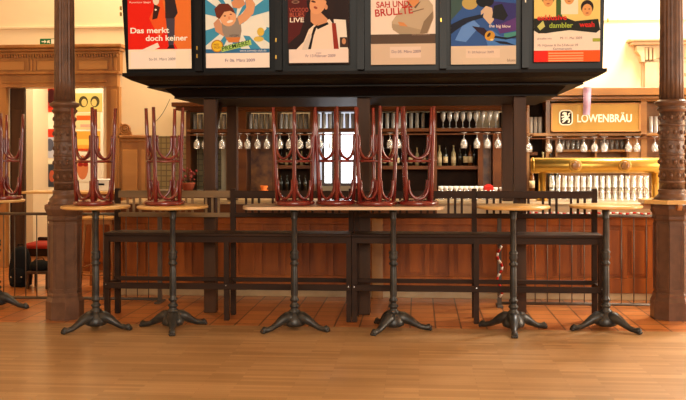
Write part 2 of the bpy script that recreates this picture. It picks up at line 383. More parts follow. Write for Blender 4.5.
# ------------------------------------------------------------------ iron columns
def octo(r, cx=0, cy=0): return [(cx+r*math.cos(PI/8+k*PI/4), cy+r*math.sin(PI/8+k*PI/4)) for k in range(8)]
def column(px, label, sc=1.0):
    base = gnd(px, 321); Yc = base.y+.17; s = Yc/8.63
    cx = X(px, 300, Yc)
    t = thing('fluted_column', label, 'column', (cx, Yc, 0)); t.scale = (sc, sc, 1)
    k = 1/math.cos(PI/8)
    def oct_stack(b, prof):
        return b.lathe([(r*k, z) for r, z in prof], n=8, smooth=False, phase=PI/8)
    b = MB(); oct_stack(b, [(.164, 0), (.164, .17), (.157, .185), (.146, .21), (.146, .235), (.139, .25)]); b.build('plinth', M['column'], t)
    b = MB(); oct_stack(b, [(.136, .25), (.136, .93)])
    for q in range(8):          # raised fillets framing each face of the pedestal
        a = q*PI/4; n = Vector((math.cos(a), math.sin(a), 0)); tt = Vector((-n.y, n.x, 0)); h = .136*math.tan(PI/8)
        for (u0, u1, z0, z1) in ((-h, -h+.016, .27, .91), (h-.016, h, .27, .91), (-h+.016, h-.016, .27, .29), (-h+.016, h-.016, .89, .91)):
            i = len(b.v)
            for dz in (z0, z1):
                for (uu, rr) in ((u0, .135), (u1, .135), (u1, .143), (u0, .143)):
                    p = n*rr+tt*uu; b.v.append((p.x, p.y, dz))
            for ff in ((3, 2, 1, 0), (4, 5, 6, 7), (0, 1, 5, 4), (1, 2, 6, 5), (2, 3, 7, 6), (3, 0, 4, 7)): b.face(tuple(i+j for j in ff))
    b.build('pedestal', M['column'], t)
    b = MB(); oct_stack(b, [(.136, .93), (.150, .95), (.150, .975), (.144, .985), (.168, 1.04), (.172, 1.05), (.172, 1.085), (.156, 1.095)]); b.build('pedestal_cap', M['column'], t)
    b = MB().lathe([(.155, 1.09), (.155, 1.11), (.140, 1.125), (.145, 1.14), (.130, 1.16), (.112, 1.18), (.108, 1.20), (.116, 1.215), (.106, 1.23)], n=32)
    b.build('shaft_foot', M['column'], t)
    b = MB().lathe([(.100, 1.22), (.100, 1.99)], n=32)
    b.build('ornamented_drum', M['column_relief'], t)
    b = MB()
    for z in (1.30, 1.42, 1.56, 1.70, 1.84): b.lathe([(.099, z-.012), (.106, z-.008), (.106, z+.008), (.099, z+.012)], n=32)
    for z, off in ((1.36, 0), (1.49, .5), (1.63, 0), (1.77, .5), (1.91, 0)):
        for j in range(10):
            a = 2*PI*(j+off)/10; b.sphere((.100*math.cos(a), .100*math.sin(a), z), .017, n=6, k=4, sz=1.4)
    b.build('strapwork', M['column'], t)
    b = MB().lathe([(.100, 1.96), (.118, 1.985), (.122, 1.995), (.108, 2.005), (.108, 2.02), (.137, 2.035), (.141, 2.05), (.141, 2.062), (.120, 2.07), (.100, 2.085)], n=32)
    b.build('collar', M['column'], t)
    fl = lambda a: 1-.075*max(0.0, math.cos(a*16))**.6 if math.cos(a*16) > 0 else 1.0
    b = MB().lathe([(.100, 2.08), (.097, 2.3), (.086, 4.6), (.086, 5.2)], n=128, rad=fl); b.build('fluted_shaft', M['column'], t)
    b = MB().lathe([(.086, 5.2), (.12, 5.25), (.12, 5.3), (.10, 5.35), (.2, 5.7), (.22, 5.72), (.22, 5.998)], n=32); b.build('capital', M['column'], t)
    return t
column(65, 'brown fluted iron column on octagonal pedestal, left of the poster canopy')
colr = column(672, 'brown fluted iron column at the right, encircled by a wooden shelf ring', 1.13)
cr = colr.location
t = thing('column_shelf', 'pale wooden octagonal drinks shelf wrapped around the right column', 'shelf', (cr.x, cr.y, 0))
b = MB(); zt0 = 1.114
outer = [(.31*math.cos(PI/8+k*PI/4), .31*math.sin(PI/8+k*PI/4)) for k in range(8)]; inner = [(.186*math.cos(PI/8+k*PI/4)/math.cos(PI/8), .186*math.sin(PI/8+k*PI/4)/math.cos(PI/8)) for k in range(8)]
i = len(b.v)
for z in (zt0-.018, zt0+.018):
    b.v += [(x, y, z) for x, y in outer]+[(x, y, z) for x, y in inner]
for k in range(8):
    j = (k+1) % 8
    b.face((k, k+8, j+8, j)); b.face((16+k, 16+j, 24+j, 24+k)); b.face((k, j, 16+j, 16+k)); b.face((8+k, 24+k, 24+j, 8+j))
b.build('shelf_board', M['top'], t)
for k in range(0, 8, 2):
    a = k*PI/4+PI/4*0; b = MB().prism([(.200, 1.094), (.285, 1.094), (.285, 1.07), (.255, 1.04), (.200, 1.04)], -.02, .02)
    b.build('bracket', M['pinewood'], t, rot=(0, 0, a))

# ------------------------------------------------------------------ poster canopy
YF = 8.20
fx = lambda x, y=70: X(x, y, YF)
fz = lambda y: Z(343, y, YF)
t = thing('poster_canopy', 'black wooden canopy with glazed poster cases, standing on dark posts over the bar', 'canopy', (0, 0, 0))
zb, zt_ = fz(74), fz(74)+1.05
XL, XR = fx(123), fx(606)
YB = 10.6
b = MB().frus(XL+.02, XR-.02, YF+.05, YB, zb, XL-.03, XR+.0, YF, YB+.05, zt_)
b.build('poster_case', M['case'], t)
b = MB().frus(XL+.05, XR-.05, YF+.10, YB-.05, zb-.035, XL-.01, XR+.01, YF+.01, YB, zb-.0).box(XL-.01, XR+.01, YF+.005, YB, zb, zb+.03)
z2 = zb-.092
b.frus(XL+.17, XR-.17, YF+.28, YB-.12, z2+.012, XL+.05, XR-.05, YF+.12, YB-.05, zb-.035)
b.box(XL+.15, XR-.15, YF+.26, YB-.10, z2, z2+.012)
z3 = z2-.09
b.frus(XL+.36, XR-.36, YF+.50, YB-.25, z3+.012, XL+.28, XR-.28, YF+.42, YB-.15, z2)
b.box(XL+.35, XR-.35, YF+.49, YB-.24, z3, z3+.012)
b.build('stepped_cornice', M['canopy'], t)
PF = gnd(209, 313).y; PB = 10.15
for x0, x1, yb in ((204, 215.5, 313), (357.5, 370, 314), (514.5, 526.5, 314)):
    a, c = X(x0, yb, PF), X(x1, yb, PF)
    p = MB().bbox(a, c, PF, PF+.115, 0, z3, .006); p.build('front_post', M['postwood'], t)
for x0, x1 in ((227, 236.5), (369.5, 381), (502.5, 513)):
    a, c = X(x0, 200, PB), X(x1, 200, PB)
    p = MB().bbox(a, c, PB, PB+.11, 1.042, z3, .006); p.build('rear_post', M['postwood'], t)
for x0, x1, xb0, xb1 in ((204, 215.5, 227, 236.5), (357.5, 370, 369.5, 381), (514.5, 526.5, 502.5, 513)):
    a = (X(x0, 300, PF)+X(x1, 300, PF))/2
    MB().tube([(a, PF+.1, z3-.42), (a, PF+.5, z3-.02)], .028, 4).build('knee_brace', M['postwood'], t)
# bay dividers, glazing beads and brass catches on the case front
tilt = .05/1.05
for x in (199.5, 279, 361, 443, 525):
    p = MB().bbox(fx(x-3.4), fx(x+3.4), YF-.045, YF+.05, zb+.03, zt_, .008); p.build('case_divider', M['case'], t)
for x, y in ((197, 48), (197, 56), (276, 40), (276, 57), (441, 20), (525.5, 0.5), (608, 20), (120.5, 8), (120.5, 14)):
    q = onY(x, y, YF-.05); MB().bbox(q.x-.006, q.x+.006, YF-.055, YF-.03, q.z-.018, q.z+.018, .002).build('catch', M['brass'] if y != 0.5 else M['white'], t)

# ------------------------------------------------------------------ posters
PC = {}
def pc(r, g, b):
    if (r, g, b) not in PC: PC[(r, g, b)] = flat('print_%d_%d_%d' % (r, g, b), r, g, b, rough=0.5, spec=0.15)
    return PC[(r, g, b)]
class Poster:
    def __init__(s, xl, xr, yb, label):
        s.xl, s.yb = xl, yb; mid = (xl+xr)/2
        p0, p1 = onY(xl, yb, YF-.012), onY(xr, yb, YF-.012)
        s.k = (p1.x-p0.x)/(xr-xl); s.w = xr-xl; s.h = s.w*1.40
        s.t = thing('event_poster', label, 'poster', (p0.x, YF-.002, p0.z)); s.t.rotation_euler = (math.atan(tilt), 0, 0)
        s.mb = MB(); s.d = 0
        s.mb.use(pc(240, 225, 205)).box(0, s.w*s.k, -.004, 0, 0, s.h*s.k)
        s.art = MB(); s.lay = .0045
    def P(s, x, y): return ((x-s.xl)*s.k, (s.yb-y)*s.k)
    def poly(s, col, pts):
        w_, h_ = s.w*s.k, s.h*s.k
        q = [s.P(x, y) for x, y in pts]; q = [(min(max(a, 0), w_), min(max(b, 0), h_)) for a, b in q]
        if sum(q[i-1][0]*q[i][1]-q[i][0]*q[i-1][1] for i in range(len(q))) < 0: q = q[::-1]
        s.art.use(pc(*col)); i = len(s.art.v); s.art.v += [(a, -s.lay, b) for a, b in q]; s.art.face(tuple(range(i, i+len(q)))); s.lay += .00012; return s
    def ell(s, col, cx, cy, rx, ry, n=18, rot=0):
        return s.poly(col, [(cx+rx*math.cos(2*PI*k/n)*math.cos(rot)-ry*math.sin(2*PI*k/n)*math.sin(rot), cy+rx*math.cos(2*PI*k/n)*math.sin(rot)+ry*math.sin(2*PI*k/n)*math.cos(rot)) for k in range(n)])
    def rect(s, col, x0, y0, x1, y1): return s.poly(col, [(x0, y0), (x1, y0), (x1, y1), (x0, y1)])
    def text(s, txt, x, y, px, col, sx=1.0, rot=0, bold=0.0, align='LEFT'):
        a, b = s.P(x, y)
        textmesh(txt, px*s.k*1.38, pc(*col), 'lettering', s.t, (a, -s.lay-.001, b), (PI/2, -rot, 0), .0003, sx, bold*.5*s.k, align)
        return s
    def done(s):
        i = len(s.mb.v); 
        for q, mi in zip(s.art.f, s.art.mi):
            s.mb.use(s.art.mats[mi]); s.mb.face(tuple(j+i for j in q))
        s.mb.v += s.art.v
        s.mb.build('poster_sheet', None, s.t)
SK, SKD = (226, 160, 110), (180, 104, 66)
# 1 red poster
p = Poster(128.5, 191.5, 69, 'red event poster reading Das merkt doch keiner, first case from the left')
p.rect((232, 34, 14), 128, -30, 192, 50)
p.poly((232, 120, 50), [(160, -30), (192, -30), (192, 50), (178, 50), (160, 20)])
p.poly((236, 90, 34), [(150, 20), (162, -5), (168, 25), (160, 40)])
p.poly((48, 36, 42), [(163, -12), (177, -12), (176, 2), (178.5, 15), (175, 20), (166, 20), (166, 4)])
p.poly((74, 66, 80), [(166.5, 20), (175.5, 20), (175, 36), (173.5, 48), (169, 48), (168, 36)])
p.poly((40, 30, 34), [(170, 46), (174, 46), (175, 49.5), (167, 49.5)])
p.poly((58, 30, 26), [(155, 6), (161, 9), (158, 20), (153, 21)]); p.ell((240, 222, 200), 157, 2, 3.2, 5); p.ell((250, 240, 220), 156.6, 11.5, 1, 1)
p.rect((248, 234, 214), 128, 50, 192, 70).poly((246, 232, 220), [(131, 55), (158, 43.5), (160, 48), (132, 59)]); p.rect((250, 236, 226), 131, 52, 176, 68)
p.text('FUR', 130.5, 1, 11, (255, 246, 235), 1.25, bold=.3); p.text('Kommissar Spagat', 130.5, 4.8, 1.9, (250, 235, 220), 1.1)
p.text('Das merkt', 130.5, 34, 5.4, (255, 250, 240), 1.22, bold=.35); p.text('doch keiner', 146, 41.6, 5.4, (255, 250, 240), 1.16, bold=.35)
p.text('So 01. März 2009', 149, 60.8, 2.6, (120, 100, 110), 1.05); p.done()
# 2 blue sunburst
p = Poster(206, 269.5, 68, 'blue and white sunburst poster with a leaping man and the word PREMIERE')
p.rect((232, 234, 226), 206, -30, 270, 53)
c0 = (236, 22)
for k in range(14):
    a = k*2*PI/14+.1; a2 = a+.22; R_ = 70
    p.poly((64, 150, 190), [c0, (c0[0]+R_*math.cos(a), c0[1]+R_*math.sin(a)), (c0[0]+R_*math.cos(a2), c0[1]+R_*math.sin(a2))])
p.rect((52, 112, 160), 206, 49.5, 270, 54).rect((246, 232, 222), 206, 53.5, 270, 70)
p.poly((238, 236, 226), [(240, 26), (262, 16), (267, 30), (258, 38), (240, 36)])
p.poly((206, 150, 116), [(214, 24), (219, 19), (224, 28), (228, 32), (224, 37), (216, 32)])
p.poly((150, 138, 128), [(222, 22), (234, 18), (241, 20), (242, 32), (240, 41), (227, 41), (223, 33)])
p.poly((222, 160, 116), [(238, 18), (243, 15), (247, 9), (246, 2), (252, 0), (256, 6), (254, 15), (247, 22), (240, 26)])
p.poly((216, 148, 104), [(232, 4), (236, 0), (244, 1), (246, 6), (240, 10), (234, 9)])
p.poly((214, 128, 66), [(226, 38), (241, 38), (239, 43), (229, 43)])
p.ell((232, 172, 128), 228.5, 18, 8.2, 9.4, rot=-.25); p.poly((104, 44, 28), [(217, 18), (215, 10), (220, 5), (229, 5), (234, 10), (236, 15), (231, 12), (225, 13), (220, 20)])
p.ell((90, 40, 30), 225.5, 17, 1.2, .6).ell((90, 40, 30), 231.5, 15.5, 1.2, .6).ell((220, 140, 100), 229.8, 19, 1.1, 1.6).ell((250, 235, 225), 230.5, 22.5, 3.2, 1.2, rot=-.25)
p.ell((220, 186, 70), 261, 33, 3.6, 4.2).ell((220, 190, 90), 259, 40, 5, 2.6)
p.ell((190, 130, 30), 217.5, 46.5, 6.2, 6.2).ell((236, 196, 50), 217.5, 46.5, 5.1, 5.1)
p.text('PREIS\nSIEGER', 214, 46, 2.1, (150, 80, 30), .8, rot=0)
p.poly((176, 214, 110), [(221.5, 47.5), (251, 40.5), (252, 45.5), (222, 52.5)])
p.text('PREMIERE!', 222.5, 51.6, 4.6, (30, 70, 30), 1.0, rot=.235, bold=.12); p.text('NTOM', 230, 37.5, 2.2, (60, 46, 44), 1)
p.text('www.comedy-club.de', 240, 52.2, 2.0, (240, 240, 240), 1.1); p.text('Fr 06. März 2009', 225, 62, 3.0, (120, 90, 130), 1.05); p.done()
# 3 guitarist
p = Poster(288.3, 349.5, 64.3, 'dark maroon poster of a singer in white, reading BLUES LIVE')
p.rect((36, 18, 16), 288, -30, 350, 65).poly((84, 20, 16), [(288, -30), (304, -30), (308, 10), (300, 34), (288, 44)])
p.poly((240, 216, 196), [(296, 50), (304, 42), (309, 30), (316, 24), (330, 20), (334, 26), (336, 50)])
p.poly((236, 224, 210), [(334, 20), (346, 21), (348, 50), (336, 50)])
p.poly((214, 150, 108), [(311, 12), (315, 8), (322, 14), (328, 20), (327, 24), (316, 27), (311, 22)])
p.ell((226, 160, 114), 318.5, 4, 8, 11.5, rot=.35); p.poly((40, 20, 16), [(322, -12), (332, -10), (336, 2), (332, 18), (328, 14), (328, 4), (322, -3)])
p.ell((70, 30, 24), 314, 2.5, 2.4, 1.0, rot=.3).ell((150, 70, 52), 316, 8.5, 2, 1.2, rot=.4).ell((214, 150, 108), 326.5, 8, 1.6, 2.6)
p.poly((24, 14, 14), [(314, 28), (318, 25), (314, 36), (311, 50), (307, 50)]).poly((24, 14, 14), [(316, 27), (328, 23), (329, 25), (318, 30)])
p.poly((150, 44, 24), [(332, 24), (336, 24), (339, 50), (334, 50)]).rect((60, 40, 30), 340, 38, 348, 48).ell((200, 140, 100), 344, 42, 2, 3)
p.rect((240, 218, 206), 289, 49.5, 348.5, 63).poly((220, 204, 190), [(304, 44), (309, 34), (312, 36), (308, 50), (302, 50)])
p.ell((150, 110, 90), 296, 2.6, 4, 1.6).ell((70, 20, 16), 296, 2.6, 2.6, .8)
p.text('VOODOO', 289.5, 12.5, 4.2, (180, 80, 60), .72, bold=.1).text('BLUES', 289.8, 17.2, 4.2, (190, 90, 66), .95, bold=.1).text('LIVE', 289.8, 22.6, 4.6, (250, 236, 220), 1.25, bold=.2)
p.text('Fr 13.Februar 2009', 305.5, 57.4, 2.8, (130, 90, 120), 1.0).text('www', 316, 54, 1.8, (150, 110, 130), 1.0); p.done()
# 4 denim jacket
p = Poster(371, 435.5, 64.8, 'white poster with red brush lettering and a man in a beige denim jacket')
p.rect((238, 220, 204), 371, -30, 436, 35)
p.poly((190, 168, 140), [(392, 22), (402, 8), (410, -2), (426, -3), (433, 6), (434, 18), (428, 34), (414, 34), (402, 36), (392, 28)])
p.poly((172, 150, 122), [(392, 24), (404, 26), (424, 31), (426, 34), (405, 38), (393, 30)])
p.poly((136, 114, 90), [(424, 22), (433, 12), (433, 20), (427, 34), (420, 34)]).poly((214, 140, 84), [(408, -8), (420, -8), (419, 4), (414, 8), (409, 3)])
p.poly((110, 90, 70), [(407, 3), (409, 2), (413, 8), (412, 9)]).poly((110, 90, 70), [(419, 3), (421, 2), (416, 9), (414, 8)]).poly((130, 106, 82), [(412, 12), (424, 9), (424, 10), (413, 13)])
p.poly((210, 140, 84), [(398, 22), (404, 23), (408, 27), (400, 26)]); p.ell((218, 150, 100), 414, -10, 8, 11).poly((70, 44, 30), [(405, -14), (408, -22), (420, -22), (423, -12), (418, -17), (410, -17)])
p.rect((88, 68, 54), 371, 34.5, 436, 44).rect((214, 188, 164), 371, 44, 436, 65).rect((228, 204, 188), 390, 47, 421, 58)
p.text('SAH UND', 376.5, 7.8, 6.0, (190, 34, 24), .92, rot=.03, bold=.3).text('BRÜLLTE', 375, 16.8, 7.4, (190, 34, 24), .95, rot=.08, bold=.35)
p.text('KAM,', 378, -1, 6, (190, 34, 24), .9, bold=.3).text('Do 05. März 2009', 391.5, 53.2, 2.9, (130, 100, 120), 1.0).text('www.theaterkasse.de', 412, 35.8, 1.5, (180, 150, 130), 1.0); p.done()
# 5 blue painted poster
p = Poster(451, 516, 64.5, 'blue painted poster with an abstract horn player and small white lettering')
p.rect((46, 84, 150), 451, -30, 517, 46).poly((60, 84, 80), [(451, -20), (466, -20), (462, 8), (451, 20)])
p.ell((186, 160, 90), 470, 3, 8, 6.5).poly((96, 140, 210), [(455, 40), (462, 26), (474, 20), (480, 26), (466, 42)]).poly((50, 44, 110), [(482, 0), (517, 4), (517, 30), (496, 28)])
p.poly((20, 24, 44), [(451, 24), (464, 18), (482, 14), (486, 17), (468, 22), (456, 30), (451, 34)]).poly((70, 120, 190), [(486, 40), (492, 30), (500, 36), (517, 40), (517, 46), (488, 46)])
p.poly((90, 50, 120), [(496, 26), (517, 18), (517, 31), (500, 34)]).poly((70, 140, 130), [(504, 34), (517, 32), (517, 37), (504, 38)])
p.ell((14, 14, 22), 485, 1, 9, 6.5).poly((206, 178, 150), [(486, 6), (492, 8), (494, 20), (490, 25), (483, 17), (484, 13), (481, 15), (481, 11)])
p.poly((22, 20, 26), [(494, 6), (502, 4), (508, 16), (504, 21), (492, 18)]).poly((40, 20, 40), [(472, 26), (484, 28), (492, 36), (486, 38), (478, 32)])
p.ell((206, 150, 50), 490, 36, 5.2, 5.2).ell((60, 36, 20), 489, 35, 1.4, 2.6, rot=.6).ell((240, 216, 150), 492, 40, 1.6, 1)
p.poly((18, 22, 40), [(495, 36), (508, 38), (517, 36), (517, 38), (506, 40), (494, 38)]).poly((18, 22, 40), [(494, 41), (506, 42), (517, 46), (500, 44)])
p.rect((218, 196, 172), 451, 46, 517, 65).rect((228, 204, 184), 466, 49, 500, 58)
p.text('the big blow', 489, 27.4, 2.9, (236, 220, 214), 1.08, rot=-.03, bold=.1).text('Fr 20.Februar 2009', 468, 53.4, 2.4, (150, 120, 130), 1.0).text('blues', 507, 62, 3, (120, 100, 90), 1.0); p.done()
# 6 collage
p = Poster(534, 600, 62, 'yellow and red poster with three faces, case at the right end of the canopy')
p.rect((232, 206, 120), 534, -30, 601, 22).rect((60, 90, 40), 556, -30, 562, 22).rect((236, 226, 196), 561, -30, 578, 14)
for cx, cy, dk in ((548, -1, (60, 30, 20)), (569, -3, (150, 40, 30)), (587, 9, (40, 26, 16))):
    p.ell(dk, cx, cy-2, 6.4, 7.2).ell((222, 158, 92), cx, cy+1, 5, 6.2).ell((70, 36, 24), cx-2, cy, .9, .5).ell((70, 36, 24), cx+2, cy, .9, .5).ell((170, 80, 56), cx, cy+4, 1.6, .6)
p.poly((30, 30, 18), [(534, 18), (562, 16), (575, 21), (598, 19), (600, 30), (596, 33), (570, 30), (552, 32), (540, 34), (534, 30)])
p.poly((196, 196, 110), [(537, 26), (543, 20), (545, 26), (540, 30)])
p.rect((246, 222, 206), 534, 33, 601, 51).rect((232, 34, 12), 534, 50.5, 548, 63).rect((244, 90, 22), 548, 50.5, 601, 63).rect((160, 170, 60), 592.5, 38.5, 600, 42)
for y in (52.6, 55.2, 57.8, 60): p.rect((250, 170, 120), 548.5, y, 583.5, y+1.3)
p.text('exklusive', 537, 19.5, 5.4, (216, 30, 16), 1.08, bold=.3).text('dambler', 549, 27.4, 5.2, (160, 180, 60), 1.0, bold=.3).text('weah', 579.5, 27, 5.4, (216, 30, 16), .95, bold=.3)
p.text('aktuelles info', 537, 39.2, 2, (150, 120, 120)).text('Mi 11. Mai 2009', 560, 39.2, 2.6, (140, 110, 110), .95).text('Mi 14.Januar & Do 5.Februar 09', 537.5, 46.2, 2.4, (140, 110, 110), .95).text('Kammerspiele', 553, 49.8, 2.4, (120, 110, 120)); p.done()

# ------------------------------------------------------------------ pedestal tables
IR = M['iron']
def pedestal_parts(t, ox, rz, htop=1.085):
    """cast iron pedestal centred at local ox: foot hub, three claw feet, turned pole, top plate"""
    b = MB().lathe([(.06, .03), (.095, .045), (.100, .07), (.088, .105), (.066, .14), (.047, .17)], ox, 0, n=18); b.build('base_hub', IR, t)
    for k in range(3):
        a = rz+k*2*PI/3; c, s = math.cos(a), math.sin(a)
        pts = [(.03, .115), (.09, .112), (.14, .092), (.19, .062), (.24, .036), (.285, .028), (.315, .032), (.338, .022)]
        rr = [.056, .054, .042, .031, .024, .024, .031, .018]
        b = MB().tube([(ox+c*r, s*r, z) for r, z in pts], rr, 8)
        b.tube([(ox+c*r, s*r, z+.018) for r, z in pts[:6]], [.014, .016, .012, .009, .008, .006], 6)
        q = Vector((ox+c*.318, s*.318, 0)); n = Vector((-s, c, 0))
        for u in (-.016, 0, .016): b.sphere((q.x+n.x*u+c*.012, q.y+n.y*u+s*.012, .016), .015, n=6, k=4)
        b.build('foot', IR, t)
    prof = [(.05, .15), (.052, .17), (.034, .185), (.034, .2), (.046, .21), (.042, .222), (.028, .235), (.028, .25), (.04, .262), (.04, .275), (.027, .29),
            (.031, .31), (.029, .56), (.026, .572), (.040, .585), (.040, .598), (.026, .61), (.034, .63), (.041, .65), (.034, .67), (.041, .685), (.041, .695), (.026, .71), (.025, .72),
            (.027, .74), (.024, .98), (.030, .99), (.030, 1.0), (.026, 1.01), (.034, 1.045), (.034, htop-.02)]
    MB().lathe(prof, ox, 0, n=16).build('pole', IR, t)
    MB().lathe([(.034, htop-.02), (.085, htop-.01), (.085, htop)], ox, 0, n=18).build('top_plate', IR, t)
TH = 1.112
def round_table(px, py, rz, label, wpx=70, m='top'):
    g = gnd(px, py); r = wpx/2*g.y/FPX
    t = thing('pedestal_table', label, 'table', (g.x, g.y, 0), 0, 'round bistro tables')
    prof = [(r-.012, TH-.027), (r, TH-.020), (r, TH-.008), (r-.008, TH), (.001, TH)]
    MB().lathe([(0.001, TH-.027)]+prof, n=48).build('tabletop', M[m], t)
    pedestal_parts(t, 0, rz); return t
t0 = round_table(-3, 308, math.radians(-4), 'round pedestal table at the left frame edge, further back, holding one upturned stool', 56)
t1 = round_table(96, 329, math.radians(-7), 'round pedestal table just right of the left column, holding one upturned stool')
t2 = round_table(173, 329, math.radians(-76), 'round pedestal table between left post and left column, holding one upturned stool', 72)
t5 = round_table(513.5, 331, math.radians(-94), 'empty round pedestal table in front of the right canopy post', 72)
t6 = round_table(606, 329.3, math.radians(-42), 'empty round pedestal table between right canopy post and right column', 70)
ga, gb = gnd(294.5, 329.5), gnd(393.5, 330)
t3 = thing('long_pedestal_table', 'long narrow bar-height table on two iron pedestals carrying four upturned stools', 'table', ((ga.x+gb.x)/2, (ga.y+gb.y)/2, 0), math.atan2(gb.y-ga.y, gb.x-ga.x))
hl = (gb-ga).length/2; L2 = 101*ga.y/FPX
b = MB(); n = 12; poly = []
for k in range(n+1): a = -PI/2+PI*k/n; poly.append((L2-.10+.10*math.cos(a), .0+.30*math.sin(a)))
for k in range(n+1): a = PI/2+PI*k/n; poly.append((-L2+.10+.10*math.cos(a), .30*math.sin(a)))
b.prismz(poly, TH-.024, TH); b.build('tabletop', M['top_pale'], t3)
pedestal_parts(t3, -hl, math.radians(-22)); 
pedestal_parts(t3, hl, math.radians(-3))

# ------------------------------------------------------------------ upturned bentwood stools
def make_stool(label):
    t = thing('bentwood_bar_stool', label, 'stool', (0, 0, 0), 0, 'upturned bentwood bar stools')
    m = M['stool']; H = .875; r0, r1 = .150, .188
    MB().lathe([(.001, 0), (.165, 0), (.180, .008), (.184, .022), (.180, .036), (.165, .044), (.150, .046), (.001, .046)], n=32).build('seat', m, t)
    rad = lambda z: r0+(r1-r0)*z/H
    for k in range(4):
        a = k*PI/2+PI/4
        pts = [(rad(z)*math.cos(a), rad(z)*math.sin(a), z) for z in (.03, .25, .5, .7, H)]
        MB().tube(pts, [.0195, .019, .018, .017, .0145], 10).build('leg', m, t)
    zr = .395; rr = rad(zr)-.012
    MB().tube([(rr*math.cos(2*PI*k/32), rr*math.sin(2*PI*k/32), zr) for k in range(32)], .0115, 8, closed=True).build('foot_ring', m, t)
    for zb, h in ((.060, .165), (zr+.022, .21)):
        for k in range(4):
            a0, a1 = k*PI/2+PI/4, (k+1)*PI/2+PI/4; pts = []
            for q in range(23):
                if q < 4: s_, z = -1.0, zb+h-(h-.115)*q/4
                elif q > 18: s_, z = 1.0, zb+h-(h-.115)*(22-q)/4
                else: th = PI*(q-4)/14; s_, z = -math.cos(th), zb+.115*(1-math.sin(th))
                aa = (a0+a1)/2+(a1-a0)/2*s_*.84
                rc = rad(z)-.006
                # bow between legs: between chord and arc
                ch = rc*math.cos(PI/4)/math.cos((aa-(a0+a1)/2)); r_ = .55*ch+.45*rc
                pts.append((r_*math.cos(aa), r_*math.sin(aa), z))
            MB().tube(pts, .0118, 8).build('bent_brace', m, t)
    return t
st = None
sl = [(t0, 4, 62, 'upturned red-brown bar stool on the table at the left frame edge', -2),
      (t1, 94, 61, 'upturned red-brown bar stool on the table beside the left column', 0),
      (t2, 164.5, 31, 'upturned red-brown bar stool on the second table, in front of cream wall', 0),
      (t3, 294.3, 53, 'upturned red-brown bar stool, leftmost of four on the long table', 0),
      (t3, 336.5, 52, 'upturned red-brown bar stool, second from left on long table, against bright window', 0),
      (t3, 376.8, 57, 'upturned red-brown bar stool, third from left on long table, before the central post', 0),
      (t3, 418, 4, 'upturned red-brown bar stool, rightmost of four on the long table', 0)]
for i, (tb, px, deg, lab, _) in enumerate(sl):
    Y_ = tb.location.y+{3: -.02, 4: .035, 5: -.035, 6: .03}.get(i, 0.0); x_ = X(px, 200, Y_)
    if i == 0: st = make_stool(lab); st.location = (x_, Y_, TH+.0005); st.rotation_euler = (0, 0, math.radians(deg))
    else: dup(st, (x_, Y_, TH+.0005), math.radians(deg), lab)

# ------------------------------------------------------------------ high benches
def bench(px0, px1, label, post_px):
    Yf, Yb = gnd(224, 320.6).y, gnd(234, 314.6).y
    x0, x1 = X(px0, 240, Yf), X(px1, 240, Yf)
    t = thing('high_bench', label, 'bench', ((x0+x1)/2, Yf, 0), 0)
    h = (x1-x0)/2; D = Yb-Yf; m = M['darkwood']
    MB().bbox(-h, h, -.01, D+.0, .795, .825, .006).build('seat', m, t)
    b = MB().bbox(-h+.02, h-.02, .005, .035, .735, .795, .003).bbox(-h+.02, h-.02, D-.045, D-.02, .735, .795, .003); b.build('apron', m, t)
    for u in (-h+.0, -.0235, h-.047):
        MB().bbox(u, u+.047, .0, .05, 0, .795, .003).build('front_leg', m, t)
        b = MB().bbox(u, u+.047, D-.02, D+.03, 0, 1.235, .003); b.build('back_post', m, t)
        MB().bbox(u+.008, u+.038, .05, D-.02, .31, .35, .003).build('side_stretcher', m, t)
    b = MB().bbox(-h, h, -.02, .0, .295, .352, .003); b.build('footrest', m, t)
    MB().bbox(-h, h, D-.045, D-.02, .33, .37, .003).build('rear_stretcher', m, t)
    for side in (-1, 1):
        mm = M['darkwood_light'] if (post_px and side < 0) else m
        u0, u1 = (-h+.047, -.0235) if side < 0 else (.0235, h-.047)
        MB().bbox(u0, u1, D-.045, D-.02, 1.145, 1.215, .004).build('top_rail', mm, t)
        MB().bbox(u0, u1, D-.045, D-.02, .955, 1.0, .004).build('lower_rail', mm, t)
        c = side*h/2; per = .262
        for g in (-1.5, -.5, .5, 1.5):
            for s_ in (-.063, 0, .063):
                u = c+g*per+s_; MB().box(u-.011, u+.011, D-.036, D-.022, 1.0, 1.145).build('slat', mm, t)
    for u in (-h+.025, .0, h-.025): 
        b = MB().lathe([(.006, -.025), (.006, -.018)], n=8, axis='y'); o = b.build('bolt', M['chrome'], t, loc=(u, 0, .335))
    return t
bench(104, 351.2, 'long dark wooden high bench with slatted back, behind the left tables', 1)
bench(351.8, 604, 'long dark wooden high bench with slatted back, behind the right tables', 0)

# ------------------------------------------------------------------ bar counter
YBF = 9.80
bx = lambda x, y=250: X(x, y, YBF)
bz = lambda y, x=450: Z(x, y, YBF)
x0, x1 = bx(117), bx(720)
t = thing('bar_counter', 'long red-brown panelled bar counter with cream stone top', 'counter', (0, 0, 0))
MB().box(x0+.02, x1, YBF+.06, YBF+.75, 0, .93).build('carcass', M['barwood'], t)
MB().bbox(x0, x1, YBF+.03, YBF+.06, 0, bz(291.5), .004).build('kick_plate', M['marble'], t)
MB().bbox(x0, x1, YBF+.02, YBF+.06, bz(291.5), .87, .004).build('front_board', M['barwood'], t)
MB().bbox(x0-.03, x1, YBF-.03, YBF+.06, .885, .915, .008).bbox(x0-.03, x1, YBF-.01, YBF+.06, .87, .885, .004).build('moulding', M['barwood'], t)
MB().bbox(x0-.03, bx(437), YBF-.02, YBF+.06, .915, 1.02, .004).build('wood_fascia', M['backwood'], t)
MB().bbox(bx(437), x1, YBF-.02, YBF+.06, .915, 1.02, .004).build('stone_fascia', M['marble'], t)
